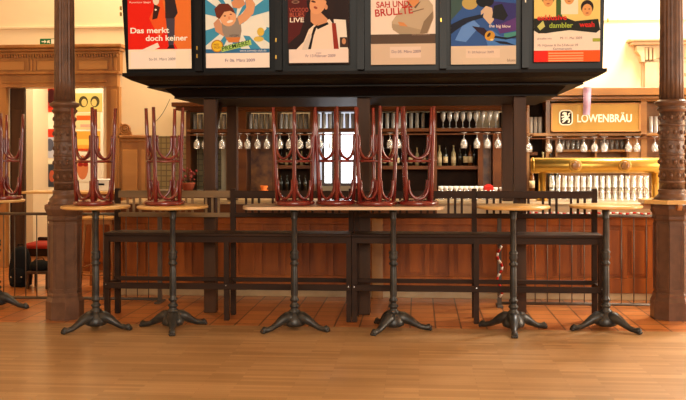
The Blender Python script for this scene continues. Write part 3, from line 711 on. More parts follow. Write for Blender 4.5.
MB().bbox(x0-.04, x1, YBF-.05, YBF+.85, 1.02, 1.04, .006).build('countertop', M['marble'], t)
x = x0+.05; k = 0
MB().bbox(x0, x1, YBF-.0, YBF+.02, .80, .87, .004).bbox(x0, x1, YBF-.0, YBF+.02, bz(291.5), .24, .004).build('rails', M['barwood'], t)
while x < x1-.3:
    MB().bbox(x-.035, x+.015, YBF+.0, YBF+.02, .24, .80, .003).build('stile', M['barwood'], t)
    b = MB().frus(0, 0, 0, 0, 0, 0, 0, 0, 0, 0) if False else MB()
    i = len(b.v); X0, X1, Z0, Z1 = x+.03, x+.225, .265, .775
    b.prism([(X0, Z0), (X1, Z0), (X1, Z1), (X0, Z1)], YBF+.014, YBF+.02)
    b.frus(X0+.0, X1, YBF+.012, YBF+.0201, Z0, X0, X1, YBF+.012, YBF+.0201, Z0+.006)
    b.prism([(X0+.03, Z0+.02), (X1-.03, Z0+.02), (X1-.03, Z1-.03), (X0+.03, Z1-.03)], YBF-.004, YBF+.014)
    b.build('raised_panel', M['barwood'], t); x += .262; k += 1
a, c = bx(372), bx(383)
MB().bbox(a, c, YBF-.035, YBF+.0, 0, .868, .004).build('pilaster', M['backwood_r'], t)
# counter end / inner floor side
# ------------------------------------------------------------------ railings
def railing(pa, pb, label, postpx, dy=0.0):
    Yr = gnd(80, 301.5).y+dy
    xa, xb = X(pa, 300, Yr), X(pb, 300, Yr)
    t = thing('metal_railing', label, 'railing', (0, 0, 0))
    MB().tube([(xa, Yr, .935), (xb, Yr, .935)], .016, 8).build('top_rail', M['rail'], t)
    MB().tube([(xa, Yr, .035), (xb, Yr, .035)], .016, 8).build('bottom_rail', M['rail'], t)
    n = int(abs(xb-xa)/.117)
    for k in range(1, n):
        x = xa+(xb-xa)*k/n; MB().tube([(x, Yr, .04), (x, Yr, .93)], .0055, 6).build('bar', M['rail'], t)
    for p_ in postpx:
        x = X(p_, 300, Yr); MB().bbox(x-.02, x+.02, Yr-.02, Yr+.02, 0, .955, .004).build('post', M['rail'], t)
        MB().bbox(x-.03, x+.03, Yr-.11, Yr+.11, 0, .02, .004).build('foot_plate', M['rail'], t)
    return t
railing(-40, 160, 'thin grey barred railing crossing behind the left column', (-38, 160))
railing(498.5, 684, 'thin grey barred railing behind the right-hand tables', (499.5, 683))
Yr = gnd(80, 301.5).y
# red and white barrier tape
def tape(pts, w, label, nrm='z'):
    b = MB(); n = len(pts)
    rm, wm = pc(190, 36, 24), pc(232, 220, 206); k = 0
    for i in range(n-1):
        p, q = Vector(pts[i]), Vector(pts[i+1]); L = (q-p).length; m_ = max(1, int(L/.05))
        for j in range(m_):
            a_, c_ = p.lerp(q, j/m_), p.lerp(q, (j+1)/m_); b.use(rm if k % 2 else wm); k += 1; b.tube([a_, c_], w, 6)
    return tag(b.build('barrier_tape', None), label, 'tape')
ptsT = []
for k in range(50):
    x = X(510, 213, Yr)+(X(682, 213, Yr)-X(510, 213, Yr))*k/49; ptsT.append((x, Yr-.008, .962+.006*math.sin(k*1.1)))
tape(ptsT, .0095, 'red and white barrier tape wound along the right railing top')
ptsT = [(X(499.5, 300, Yr)+.026*math.sin(k*.9), Yr-.032+.006*math.cos(k*.9), .10+.035*k) for k in range(16)]
tape(ptsT, .013, 'red and white barrier tape hanging down the railing end post')

# ------------------------------------------------------------------ back bar
YS = 11.72; YSB = 12.10
sx = lambda x, y=150: X(x, y, YS)
sz = lambda y, x=400: Z(x, y, YS)
t = thing('back_bar', 'tall wooden back bar with shelves and glass racks behind the counter', 'cabinet', (0, 0, 0))
W, WR, DK = M['backwood'], M['backwood_r'], M['shadowwood']
def P(name, m, xa, xb, ya, yb, y0=YS, y1=YSB, ref=None, bev=.005, xr=None):
    r_ = ref if ref is not None else (xa+xb)/2
    za, zb_ = Z(r_, yb, YS), Z(r_, ya, YS)
    return MB().bbox(sx(xa), sx(xb), y0, y1, min(za, zb_), max(za, zb_), bev).build(name, m, t)
P('cornice', W, 174, 527, 101.5, 106, YS-.12, YSB, 350); P('cornice', W, 177, 527, 106, 109.5, YS-.07, YSB, 350)
P('frieze', W, 188, 527, 109.5, 111, YS, YSB, 350)
P('cornice', WR, 527, 760, 88.5, 96, YS-.14, YSB, 600); P('cornice', WR, 527, 760, 97, 99.5, YS-.10, YSB, 600); P('frieze', WR, 527, 760, 99.5, 101, YS, YSB, 600)
P('frieze', WR, 527, 760, 96, 97, YS-.05, YSB, 600)
# top deck shelf and main shelf
P('shelf', W, 188, 527, 128.5, 132, YS-.02, YSB, 360)
P('shelf', WR, 527, 760, 133, 136, YS-.02, YSB, 600)
# uprights
for xa, xb in ((186, 190), (205, 212), (238, 246), (272, 277), (310, 314), (358.5, 366), (432, 437), (478, 483), (493, 502), (524, 527)):
    P('upright', W, xa, xb, 132.5 if xa in (478, 493) else 111, 200, YS, YSB, (xa+xb)/2)
for xa, xb in ((527, 529.5), (546, 550), (641, 647), (690, 694)): P('upright', WR, xa, xb, 101, 200, YS, YSB)
# back boards
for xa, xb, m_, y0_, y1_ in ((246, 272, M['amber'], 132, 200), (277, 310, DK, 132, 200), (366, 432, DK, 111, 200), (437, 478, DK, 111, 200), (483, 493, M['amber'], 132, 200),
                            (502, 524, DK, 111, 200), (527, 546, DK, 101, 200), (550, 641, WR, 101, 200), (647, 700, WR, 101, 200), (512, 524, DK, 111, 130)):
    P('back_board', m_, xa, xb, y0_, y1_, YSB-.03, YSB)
P('back_board', WR, 221.5, 227, 132, 200, YSB-.10, YSB)
# lattice glazing on the left
for xa, xb in ((152, 203), (213, 221)):
    b = MB(); q0, q1 = onY(xa, 189, 12.12), onY(xb, 136, 12.12)
    b.prism([(q0.x, q0.z), (q1.x, q0.z), (q1.x, q1.z), (q0.x, q1.z)], 12.11, 12.14)
    o = tag(b.build('lattice_panel', M['curtain'], None), 'olive lattice-glazed panel on the wall behind the second table' if xa < 200 else 'narrow olive lattice-glazed panel between the left canopy posts', 'panel')
    o.rotation_euler = (0, 0, 0)
# bottle shelves etc
for xa, xb, y in ((277, 310, 165.5), (437, 478, 166), (366, 432, 166), (529.5, 538, 152)):
    P('shelf', W, xa, xb, y, y+3.5, YS+.04, YSB)
P('shelf', WR, 558, 596, 149.5, 152, YS+.04, YSB); P('shelf', WR, 597, 628, 149.5, 152, YS+.04, YSB)
for x_ in (557, 596.5, 628.5): P('divider', WR, x_-1, x_+1, 140, 162, YS+.04, YSB)
P('side_panel', WR, 629.5, 641, 138, 200, YS+.02, YSB); MB().bbox(sx(152), sx(760), YS-.28, YSB, 0, Z(450, 192, YS)-.0205, .005).build('base_cabinet', W, t)
# rails of the glass rack
for yy in (0.0, .085, .17): 
    for xa, xb, py in ((190, 357, 134), (366, 527, 134), (529, 690, 138)):
        a_, c_ = onY(xa, py, YS), onY(xb, py, YS)
        MB().box(a_.x, c_.x, YS-.20+yy, YS-.185+yy, Z(600 if xa > 527 else 400, py, YS)-.012, Z(600 if xa > 527 else 400, py, YS)).build('rack_rail', W, t)
for xa, py in ((190, 131), (272, 131), (357, 131), (366, 131), (432, 131), (524, 131), (530, 135.5), (596, 135.5), (641, 135.5)):
    q = onY(xa, py, YS); MB().bbox(q.x, q.x+.02, YS-.21, YS+.02, q.z-.012, q.z+.014, .002).build('rack_arm', W, t)
# sign
YG = YS-.04
q0, q1 = onY(551, 132, YG), onY(640.5, 102.5, YG); sc_ = (q1.x-q0.x)/89.5
sg = thing('bar_sign', 'gold sign with lion emblem reading LÖWENBRÄU above the beer taps', 'sign', (q0.x, YG, q0.z))
Wd, Hd = q1.x-q0.x, 29.3*sc_
MB().bbox(0, Wd, 0, .03, 0, Hd, .006).build('sign_board', M['gold'], sg)
b = MB()
for a_ in (0, Wd-.018): b.bbox(a_, a_+.018, -.012, 0, 0, Hd, .003)
for a_ in (0, Hd-.014): b.bbox(0, Wd, -.012, 0, a_, a_+.014, .003)
b.build('sign_frame', M['oak_light'], sg)
cxp, czp = (566-551)*sc_, (132-117.3)*sc_
def rr(w_, h_, r, n=6):
    pts = []
    for qx, qz, a0 in ((w_-r, h_-r, 0), (-w_+r, h_-r, PI/2), (-w_+r, -h_+r, PI), (w_-r, -h_+r, 1.5*PI)):
        for k in range(n+1): a = a0+PI/2*k/n; pts.append((qx+r*math.cos(a), qz+r*math.sin(a)))
    return pts
off = lambda pts, k=1: [(cxp+x_*k, czp+z_*k) for x_, z_ in pts][::-1]
b = MB().use(M['signwhite']).prism(off(rr(6.9*sc_, 7.9*sc_, 4.0*sc_)), -.006, 0)
b.use(pc(40, 30, 18)).prism(off(rr(5.7*sc_, 6.7*sc_, 3.2*sc_)), -.009, -.005)
b.use(M['signwhite'])      # rampant lion built from small shapes
def lp(pts): b.prism([(cxp+x_*sc_, czp+z_*sc_) for x_, z_ in pts], -.012, -.009)
lp([(-1.6, -1.6), (1.0, -2.4), (2.4, -.4), (1.2, 2.4), (-.6, 3.6), (-1.4, 2.0)]); lp([(-1.6, 5.6), (-3.6, 4.6), (-4.0, 3.4), (-2.4, 3.4), (-1.6, 2.2), (.6, 3.0), (.8, 5.0)])
lp([(-1.4, 2.2), (-4.4, 1.4), (-4.8, .4), (-3.6, .2), (-1.6, .9)]); lp([(-1.6, .0), (-4.0, -1.4), (-4.4, -2.8), (-3.2, -2.4), (-1.0, -1.4)])
lp([(-1.2, -1.6), (-3.0, -3.4), (-4.2, -5.2), (-2.2, -5.0), (.4, -2.6)]); lp([(.6, -2.4), (2.4, -.8), (3.0, -3.0), (1.4, -5.4), (3.4, -5.4), (4.2, -2.8), (3.0, -.4)])
lp([(2.0, .2), (3.6, 1.2), (3.2, 3.2), (4.6, 4.6), (4.4, 5.4), (2.2, 4.0), (2.4, 2.0), (1.2, .8)])
for i in range(len(b.f)): pass
b.build('lion_emblem', None, sg)
textmesh('LÖWENBRÄU', 11.2*sc_, M['signwhite'], 'lettering', sg, (25.8*sc_, -.002, 10.0*sc_), (PI/2, 0, 0), .003, .80, .2*sc_)

# ------------------------------------------------------------------ glassware
def gmesh(kind, h, r):
    b = MB()
    if kind == 'tumbler': b.lathe([(r*.8, 0), (r*.82, .004), (r, h), (r-.0025, h), (r*.78, .012), (.001, .012)], n=12)
    if kind == 'flute': b.lathe([(r*.7, 0), (r*.72, .01), (r*.55, .02), (r*.85, h*.35), (r, h), (r-.002, h), (r*.5, .04), (.001, .03)], n=12)
    if kind == 'stem': b.lathe([(r*.9, 0), (r*.85, .004), (.006, .012), (.005, h*.38), (r*.45, h*.43), (r*.92, h*.60), (r, h*.78), (r*.88, h), (r*.86, h), (r*.93, h*.7), (.001, h*.45)], n=12)
    if kind == 'mug':
        b.lathe([(r, 0), (r, .01), (r*.94, .02), (r*.98, h*.7), (r, h), (r-.004, h), (r*.88, .03), (.001, .02)], n=12)
        b.tube([(r*.95, 0, h*.8), (r*1.5, 0, h*.75), (r*1.55, 0, h*.4), (r*.95, 0, h*.25)], .007, 6)
    if kind == 'cup': b.lathe([(r*.6, 0), (r*.7, .005), (r*.95, h*.5), (r, h), (r-.003, h), (r*.9, h*.5), (.001, .01)], n=12)
    return b.mesh({'tumbler': 'tall_glass', 'flute': 'flute_glass', 'stem': 'wine_glass', 'mug': 'beer_mug', 'cup': 'coffee_cup'}[kind], M['glass_dense'] if kind in ('mug',) else (M['white'] if kind == 'cup' else M['glass']))
GM = {}
def glass(kind, h, r, loc, name, label, cat, group, inv=False):
    k = (kind, round(h, 3), round(r, 3))
    if k not in GM:
        GM[k] = gmesh(kind, h, r)
        if name in ('tall_glass', 'goblet'): GM[k].materials[0] = M['glass_white']
        if name == 'beer_glass': GM[k].materials[0] = M['glass_faint']
    o = bpy.data.objects.new(name, GM[k]); C.objects.link(o); o.location = loc
    if inv: o.rotation_euler = (PI, 0, 0); o.location.z += h
    return tag(o, label, cat, group)
# hanging stemmed glasses (foot up in the rack)
hang = [(197, 134), (205, 134), (222, 134), (239.5, 134), (247.5, 134), (257.5, 134), (267, 134), (280, 134), (289, 134), (300, 134), (309, 134), (320, 134), (332, 134), (390, 134), (398, 134), (464, 134), (477, 134), (487.5, 134), (498, 134),
        (529, 138), (549, 138), (559.5, 138), (584, 138), (594.5, 138), (604.5, 138), (628.5, 138), (637, 138), (655, 138)]
nl = 0
for i, (px, py) in enumerate(hang):
    Yh = YS-.1495; q = onY(px, py, Yh); h = .20 if px < 525 else .19
    right = px > 525; idx = i-19 if right else i
    q2 = Vector((q.x, Yh, 0)); topz = Z(600 if right else 400, 138 if right else 134, YS)
    glass('stem', h, .046, (q.x, Yh, topz+.0125-h), 'hanging_wine_glass',
          ('stemmed glass hanging from the rack below the gold sign, ' if right else 'stemmed glass hanging from the long rack left of the gold sign, ')+nth(idx), 'glass',
          'stemmed glasses hanging under the shelf', inv=True)
# standing glasses on the upper shelf
zs = Z(360, 128.5, YS)+.001
up = [x for x in (195, 200.5, 218, 224)]+[250.5+5.6*k for k in range(4)]+[281+5*k for k in range(6)]+[318.2+5.8*k for k in range(7)]+[369+6*k for k in range(10)]
for i, px in enumerate(up):
    q = X(px, 120, YS+.1)
    glass('tumbler', .20, .030, (q, YS+.10, zs), 'tall_glass', 'tall straight glass on the upper back bar shelf, %s of thirty-one' % nth(i), 'glass', 'tall glasses on the upper shelf')
for i in range(9):
    q = X(443+6.6*i, 120, YS+.1)
    glass('stem', .215, .036, (q, YS+.10, zs), 'goblet', 'stemmed goblet standing on the upper shelf right of the stools, %s of nine' % nth(i), 'glass', 'goblets on the upper shelf')
zs = Z(600, 133, YS)+.001
for i, px in enumerate((531, 535.5, 540, 651, 656, 684)):
    glass('tumbler', .21, .029, (X(px, 120, YS+.1), YS+.10, zs), 'tall_glass', 'tall glass on the shelf beside the gold sign, '+nth(i)+' of six', 'glass', 'tall glasses beside the sign')
# small shelf glasses behind the taps
zs = Z(577, 149.5, YS)+.001
for i in range(5): glass('flute', .12, .024, (X(563+5*i, 145, YS+.15), YS+.15, zs), 'flute_glass', 'small glass in the left pigeonhole above brass pipe, '+nth(i)+' of five', 'glass', 'small glasses left pigeonhole')
for i in range(5): glass('flute', .12, .024, (X(602+5*i, 145, YS+.15), YS+.15, zs), 'flute_glass', 'small glass in the right pigeonhole above brass pipe, '+nth(i)+' of five', 'glass', 'small glasses right pigeonhole')
# bottles
def bottle(px, Yb_, z0, h, r, m, lab, paper=True, name='bottle'):
    x_ = X(px, 160, Yb_)
    t_ = thing(name, lab, 'bottle', (x_, Yb_, z0), 0, 'bottles on the back bar')
    MB().lathe([(r, 0), (r, h*.55), (r*.85, h*.64), (r*.38, h*.74), (r*.34, h*.94), (r*.42, h*.95), (r*.42, h), (.001, h)], n=12).build('bottle_body', m, t_)
    if paper: MB().lathe([(r+.001, h*.15), (r+.001, h*.45)], n=12).build('bottle_label', M['labelpaper'], t_)
    return t_
zb1 = Z(450, 166, YS)+.001
for i, (px, m_, pp) in enumerate(((439.5, 'bottle_pale', 1), (445.5, 'bottle_dark', 1), (453.5, 'bottle_pale', 1), (460, 'bottle_dark', 0), (465.5, 'bottle_dark', 1), (470.2, 'bottle_amber', 1), (474, 'bottle_dark', 0))):
    bottle(px, YS+.15, zb1, .27 if i != 3 else .23, .031 if px < 473 else .024, M[m_], '%s bottle on the shelf right of the stacked stools, %s of seven' % (m_.split('_')[1], nth(i)), pp)
zb2 = Z(295, 165.5, YS)+.001
for i in range(6):
    bottle(281.6+5*i, YS+.15, zb2, .17 if i % 2 else .19, .022, M[('bottle_dark', 'bottle_pale', 'bottle_dark')[i % 3]], 'small bottle on the shelf left of the bright window, %s of six' % nth(i))
zb3 = Z(400, 166, YS)+.001
for i in range(9):
    bottle(371+6.6*i, YS+.15, zb3, .24, .028, M[('bottle_dark', 'bottle_amber', 'bottle_dark', 'bottle_pale')[i % 4]], 'bottle on the shelf behind the right pair of stools, %s of nine' % nth(i))
for i, (px, h, m_) in enumerate(((533, .2, 'bottle_amber'), (543, .26, 'bottle_pale'), (552, .27, 'bottle_dark'), (556, .22, 'bottle_dark'))):
    pass
zb4 = Z(400, 192, YS)+.001
MB().bbox(sx(152), sx(760), YS-.30, YS-.001, Z(450, 192, YS)-.02, Z(450, 191, YS), .003).build('work_top', W, t)
zb4 = Z(450, 191, YS)+.001
for i in range(5): bottle(281+6*i, YS-.08, zb4, .2, .028, M['bottle_dark'], 'dark bottle standing on the low worktop left of the window, %s of five' % nth(i), False)
for i, (px, h, m_) in enumerate(((532, .30, 'bottle_amber'), (543, .50, 'bottle_pale'), (550.3, .48, 'bottle_dark'), (556.2, .44, 'bottle_dark'))):
    bottle(px, YS-.06, zb4, h, .034, M[m_], ('amber bottle behind the left end of the brass pipe', 'tall pale bottle behind the brass pipe, left of the dark ones', 'tall dark bottle behind the brass pipe, left of two', 'tall dark bottle behind the brass pipe, right of two')[i], i < 2)
for i in range(9): glass('cup', .065, .033, (X(441+5.0*i, 188, YS-.1), YS-.1, zb4), 'coffee_cup', 'white cup on the low worktop right of the stools, '+nth(i)+' of nine', 'cup', 'white cups on the worktop')
for i in range(2): glass('cup', .05, .036, (X(495+7*i, 188, YS-.1), YS-.1, zb4), 'bowl', 'small white bowl on the worktop near the right canopy posts, '+('left' if i == 0 else 'right')+' one', 'bowl', 'white bowls on the worktop')
tag(MB().bbox(X(484, 188, YS-.1), X(493, 188, YS-.1), YS-.14, YS-.06, zb4, zb4+.075, .01).bbox(X(486, 188, YS-.1), X(491, 188, YS-.1), YS-.13, YS-.07, zb4+.075, zb4+.09, .003).build('napkin_box', pc(196, 40, 28)), 'small red box on the worktop left of the right rear post', 'box')
# orange candle dish and flowers on the left worktop
q = X(264, 188, YS-.1)
tag(MB().lathe([(.05, 0), (.06, .012), (.03, .02), (.055, .06), (.05, .07), (.001, .05)], q, YS-.1, n=16).build('candle_bowl', pc(236, 120, 50), None), 'small orange bowl on the worktop left of the stools', 'bowl')
bpy.data.objects['candle_bowl'].location.z = zb4

# beer mugs on the counter, two tiers
cz = 1.0405
n1 = 0
for tier, (y_, ys) in enumerate(((cz, 197), (cz+.142, 186))):
    for k in range(16):
        px = 552+6.3*k
        if abs(px-655) < 5: continue
        o = glass('tumbler', .138, .034, (X(px, 190, 10.5), 10.50, y_), 'beer_glass', 'upturned beer glass in the %s tier behind the brass pipe, %s' % (('lower', 'upper')[tier], nth(k)), 'glass', 'beer glasses stacked on the counter', inv=True)
for k in range(11):
    px = 441+8.6*k
    if 497 < px < 530: continue
    glass('mug', .11, .036, (X(px, 198, 10.45), 10.45, cz), 'beer_mug', 'glass beer mug on the counter behind the right bench back, %s' % nth(k), 'glass', 'beer mugs on the counter')

# brass beer tower
YP = 10.30
pz = (Z(590, 165.5, YP)); xl, xr_ = X(530, 165, YP), X(664, 165, YP)
t = thing('beer_tower', 'long polished brass beer pipe with round medallions on two brass legs', 'beer tap', (0, 0, 0))
R_ = .088
def atz(mb, dx, dy, dz, i0=0):
    for q in range(i0, len(mb.v)): p_ = mb.v[q]; mb.v[q] = (p_[0]+dx, p_[1]+dy, p_[2]+dz)
    return mb
b = MB().lathe([(.001, xl), (R_*.8, xl+.0), (R_, xl+.015), (R_, xr_-.015), (R_*.8, xr_), (.001, xr_)], n=28, axis='x'); atz(b, 0, YP, pz); b.build('pipe', M['brass'], t)
b = MB().lathe([(R_+.001, xl+.02), (R_+.008, xl+.025), (R_+.008, xl+.035), (R_+.001, xl+.04)], n=28, axis='x'); atz(b, 0, YP, pz); b.build('end_ring', M['brass'], t)
for px in (542, 655):
    x_ = X(px, 180, YP); MB().lathe([(.065, 1.04), (.065, 1.055), (.042, 1.07), (.042, pz-R_*.9)], x_, YP, n=20).build('leg', M['brass'], t)
for px in (574, 623):
    x_ = X(px, 165, YP); b = MB().lathe([(.001, -.02), (.06, -.02), (.072, -.012), (.072, 0.03)], n=24, axis='y'); b.use(M['backwood_r'])
    b.mats = []; b.mi = [0]*len(b.f); o = b.build('medallion', M['gold'], t, loc=(x_, YP-R_, pz))
    e = MB().lathe([(.001, -.026), (.03, -.026), (.05, -.021), (.05, -.019)], n=8, axis='y'); e.build('medallion_emblem', M['backwood_r'], o)

# ribbon hanging from cornice
q0, q1 = onY(587.5, 87, YS-.16), onY(586.5, 115, YS-.16); b = MB(); n = 14
for k in range(n+1):
    u = k/n; z = q0.z+(q1.z-q0.z)*u; dy = .006*math.sin(u*9); wv = .052-.008*u
    b.v += [(q0.x-wv+(-.012)*u, YS-.16+dy, z), (q0.x+wv-.012*u, YS-.16+dy+.006, z), (q0.x-wv+(-.012)*u, YS-.156+dy, z), (q0.x+wv-.012*u, YS-.156+dy+.006, z)]
for k in range(n):
    i = k*4; b.face((i, i+1, i+5, i+4), True); b.face((i+2, i+6, i+7, i+3), True); b.face((i, i+4, i+6, i+2)); b.face((i+1, i+3, i+7, i+5))
tag(b.build('hanging_ribbon', M['ribbon']), 'pale violet ribbon hanging from the cornice over the gold sign', 'ribbon')

# flowers on left worktop
q = onY(191, 190, YS)
t = thing('potted_flowers', 'dark red flower arrangement in clay pot before the lattice panel', 'plant', (q.x, YS-.14, zb4))
MB().lathe([(.06, 0), (.09, .10), (.095, .11), (.08, .11), (.001, .1)], n=16).build('pot', M['clay'], t)
b = MB(); fl_ = MB()
for k in range(26):
    a = random.uniform(0, 2*PI); r = random.uniform(.02, .15); z = random.uniform(.14, .30); 
    b.tube([(0, 0, .1), (r*.5*math.cos(a), r*.4*math.sin(a), z*.7), (r*math.cos(a), min(r*math.sin(a)*.6, .1), z)], .003, 4)
    fl_.sphere((r*math.cos(a), r*math.sin(a)*.6, z), random.uniform(.012, .026), n=6, k=4)
b.build('stems', M['leafg'], t); fl_.build('blossoms', M['flower'], t)
# hanging wire
b = MB(); p0, p1 = onY(170, 99, 9.2), onY(155, 122, 9.2)
pts = [p0.lerp(p1, k/10)+Vector((0, 0, -.03*math.sin(PI*k/10))) for k in range(11)]
tag(b.tube(pts, .003, 5).build('hanging_cable', M['black']), 'thin dark cable dangling from the left end of the canopy', 'cable')

# ------------------------------------------------------------------ doorway side
# exit sign
q = onY(48, 46, YD-.1)
t = thing('exit_sign', 'small green emergency exit sign standing on the door cornice', 'sign', (q.x, YD-.1, zt(45.5)))
MB().bbox(-.115, .115, 0, .05, 0, .085, .006).build('sign_box', M['green'], t)
b = MB().use(M['signwhite'])
b.prism([(.045, .012), (.10, .012), (.10, .075), (.045, .075)], -.003, 0); b.prism([(-.09, .036), (-.05, .036), (-.05, .02), (-.02, .042), (-.05, .066), (-.05, .05), (-.09, .05)], -.003, 0)
b.prism([(-.01, .02), (.01, .03), (.03, .015), (.03, .03), (.02, .045), (.03, .06), (.0, .06), (-.012, .045)], -.003, 0)
b.build('pictogram', None, t)
# wall posters in the corridor
def wallposter(xa, xb, ya, yb, label, draw):
    q0, q1 = onY(xa, yb, YC-.02), onY(xb, ya, YC-.02)
    t = thing('wall_poster', label, 'poster', (q0.x, YC-.002, q0.z))
    w_, h_ = q1.x-q0.x, q1.z-q0.z; b = MB().use(pc(230, 214, 170)).box(0, w_, -.004, 0, 0, h_); lay = [.005]
    def R(col, u0, v0, u1, v1):
        b.use(pc(*col)); i = len(b.v); b.v += [(u0*w_, -lay[0], v0*h_), (u1*w_, -lay[0], v0*h_), (u1*w_, -lay[0], v1*h_), (u0*w_, -lay[0], v1*h_)]; b.face((i, i+1, i+2, i+3)); lay[0] += .0003
    def E(col, u, v, a, c):
        b.use(pc(*col)); i = len(b.v); b.v += [((u+a*math.cos(k*PI/8))*w_, -lay[0], (v+c*math.sin(k*PI/8))*h_) for k in range(16)]; b.face(tuple(range(i, i+16))); lay[0] += .0003
    draw(R, E); b.build('poster_sheet', None, t)
wallposter(44, 58, 86, 112, 'red and black poster on the corridor wall, uppermost left of column', lambda R, E: (R((170, 26, 20), 0, 0, 1, 1), E((60, 12, 12), .5, .6, .3, .3), R((220, 60, 30), 0, 0, 1, .15)))
wallposter(44, 55, 129, 158, 'grey and red poster on the corridor wall, middle left of column', lambda R, E: (R((190, 190, 200), 0, 0, 1, 1), R((206, 60, 36), 0, .72, 1, 1), E((90, 90, 104), .5, .45, .35, .22)))
wallposter(45, 56, 163, 187, 'dark grey poster on the corridor wall, lowest left of column', lambda R, E: (R((60, 64, 70), 0, 0, 1, .95), E((190, 90, 60), .6, .45, .25, .25)))
wallposter(75, 102, 93, 112, 'yellow poster with two dark faces, above others in the doorway', lambda R, E: (R((200, 176, 96), 0, 0, 1, 1), E((70, 60, 30), .3, .55, .17, .3), E((70, 60, 30), .73, .55, .17, .3), E((200, 170, 96), .33, .5, .1, .2), E((200, 170, 96), .70, .5, .1, .2)))
wallposter(75, 100, 113, 129, 'pale poster with orange lettering in the doorway, second from top', lambda R, E: (R((230, 200, 140), 0, 0, 1, 1), R((216, 90, 30), .05, .55, .7, .85), R((210, 160, 130), .2, .1, .9, .3)))
wallposter(75, 100, 131, 151, 'orange and yellow poster in the doorway, third from top', lambda R, E: (R((226, 160, 60), 0, 0, 1, 1), R((240, 200, 90), 0, .3, .8, .6), R((200, 70, 30), 0, 0, 1, .12)))
wallposter(75, 101, 153, 182, 'white poster with large face in red glasses, lowest in the doorway', lambda R, E: (R((236, 220, 190), 0, 0, 1, 1), E((206, 120, 70), .28, .5, .22, .42), E((150, 30, 20), .2, .6, .1, .07), E((150, 30, 20), .4, .6, .1, .07), E((230, 190, 170), .75, .6, .14, .26)))
# high shelf table behind the left column with white box
Yh = 11.2
xa, xb = X(27, 192, Yh), X(133, 192, Yh); zh = Z(80, 191, Yh)
t = thing('high_table', 'long pale bar-height table in front of the doorway behind left column', 'table', ((xa+xb)/2, Yh, 0))
h = (xb-xa)/2
MB().bbox(-h, h, -.18, .18, zh-.03, zh, .006).build('tabletop', M['top'], t)
for sx_ in (-h+.55, h-.08):
    for sy_ in (-.13, .1): MB().bbox(sx_, sx_+.04, sy_, sy_+.04, 0, zh-.03, .003).build('leg', M['pinewood'], t)
q0 = X(97, 188, Yh); q1 = X(112, 188, Yh)
t = thing('white_box', 'white rectangular card reader box on the pale high table in doorway', 'box', ((q0+q1)/2, Yh, zh+.0005)); hw = (q1-q0)/2
MB().bbox(-hw, hw, -.09, .09, 0, .155, .01).build('housing', M['white'], t)
MB().bbox(-hw*.7, hw*.3, -.093, -.088, .075, .10, .001).build('slot', M['black'], t)
# beech bar stool
q = gnd(99, 289); zs = .845
t = thing('beech_bar_stool', 'tan wooden bar stool with splayed legs behind the left column table', 'stool', (q.x, q.y+.1, 0))
MB().bbox(-.20, .20, -.17, .17, zs-.035, zs, .012).build('seat', M['top'], t)
MB().bbox(-.17, .17, -.14, .14, zs-.09, zs-.035, .004).build('apron', M['pinewood'], t)
for a_ in (-1, 1):
    for c_ in (-1, 1): MB().tube([(a_*.15, c_*.12, zs-.04), (a_*.20, c_*.17, 0)], [.018, .015], 8).build('leg', M['pinewood'], t)
for c_ in (-1, 1): MB().tube([(-.19, c_*.16, .17), (.19, c_*.16, .17)], .011, 6).build('stretcher', M['pinewood'], t)
for a_ in (-1, 1): MB().tube([(a_*.185, -.155, .25), (a_*.185, .155, .25)], .011, 6).build('stretcher', M['pinewood'], t)
# red sofa beyond
Yq = 13.4
xa, xb = X(24, 250, Yq), X(66, 250, Yq); z1 = Z(36, 243.5, Yq)
t = thing('red_bench_seat', 'low red upholstered bench seen through the doorway', 'seat', ((xa+xb)/2, Yq, 0)); h = (xb-xa)/2
MB().bbox(-h, h, 0, .5, .12, z1, .03).build('cushion', M['red'], t)
MB().bbox(-h+.03, h-.03, .05, .48, 0, .12, .004).build('base', M['shadowwood'], t)
MB().bbox(-h, h, .5, .56, .1, z1+.05, .01).build('back_board', M['shadowwood'], t)
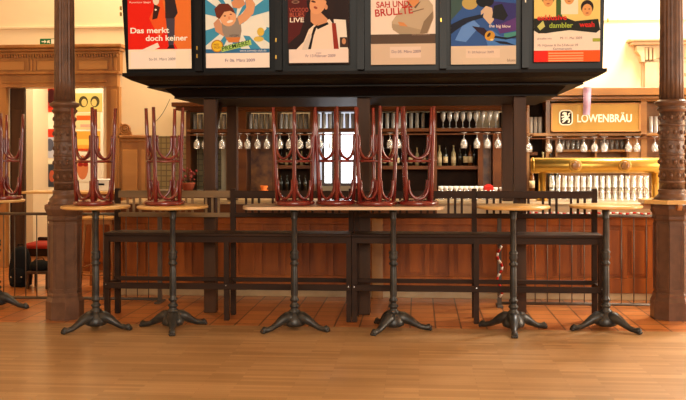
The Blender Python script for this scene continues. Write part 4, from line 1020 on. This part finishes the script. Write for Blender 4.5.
# black backpack and bag on low bench
q = gnd(15.5, 288); s_ = q.y/FPX
t = thing('black_backpack', 'black backpack standing on the tiles behind the left railing', 'bag', (q.x, q.y+.14, 0))
b = MB()
def blob(mb, prof, sy):
    n = 20; i = len(mb.v)
    for r, z in prof:
        for j in range(n):
            a = 2*PI*j/n; c_, s2 = math.cos(a), math.sin(a)
            mb.v.append((r*abs(c_)**.75*(1 if c_ > 0 else -1), r*sy*abs(s2)**.75*(1 if s2 > 0 else -1), z))
    for k in range(len(prof)-1):
        for j in range(n):
            a, c_ = i+k*n+j, i+k*n+(j+1) % n; mb.face((a, c_, c_+n, a+n), True)
    mb.face(tuple(i+j for j in reversed(range(n)))); mb.face(tuple(i+(len(prof)-1)*n+j for j in range(n)))
    return mb
blob(b, [(.10, 0), (.125, .02), (.135, .12), (.13, .24), (.11, .36), (.085, .44), (.04, .475)], .75).build('bag_body', M['black'], t)
blob(MB(), [(.06, .04), (.085, .06), (.09, .14), (.08, .21), (.05, .23)], .6).build('front_pocket', M['black'], t, loc=(0, -.075, 0))
MB().tube([(-.03, 0, .455), (-.03, 0, .50), (.03, 0, .50), (.03, 0, .455)], .008, 6).build('handle', M['black'], t)
for u in (-.06, .07): MB().bbox(u-.008, u+.008, -.135, -.125, .12, .135, .002).build('buckle', M['chrome'], t)
q = gnd(40, 289)
t = thing('low_bench', 'low dark wooden bench behind the left column holding a bag', 'bench', (q.x, q.y+.12, 0))
zq = .205
MB().bbox(-.17, .10, -.14, .14, zq-.03, zq, .004).build('seat', M['postwood'], t)
for a_ in (-.165, .07):
    for c_ in (-.13, .10): MB().bbox(a_, a_+.028, c_, c_+.028, 0, zq-.03, .002).build('leg', M['postwood'], t)
t = thing('black_shoulder_bag', 'small black shoulder bag lying on the low bench behind left column', 'bag', (q.x-.055, q.y+.12, zq+.001))
blob(MB(), [(.09, 0), (.115, .02), (.115, .06), (.09, .10), (.04, .12)], .75).build('bag_body', M['black'], t)
MB().tube([(-.08, 0, .09), (-.05, .02, .135), (.03, .02, .14), (.07, 0, .095)], .006, 6).build('strap', M['black'], t)
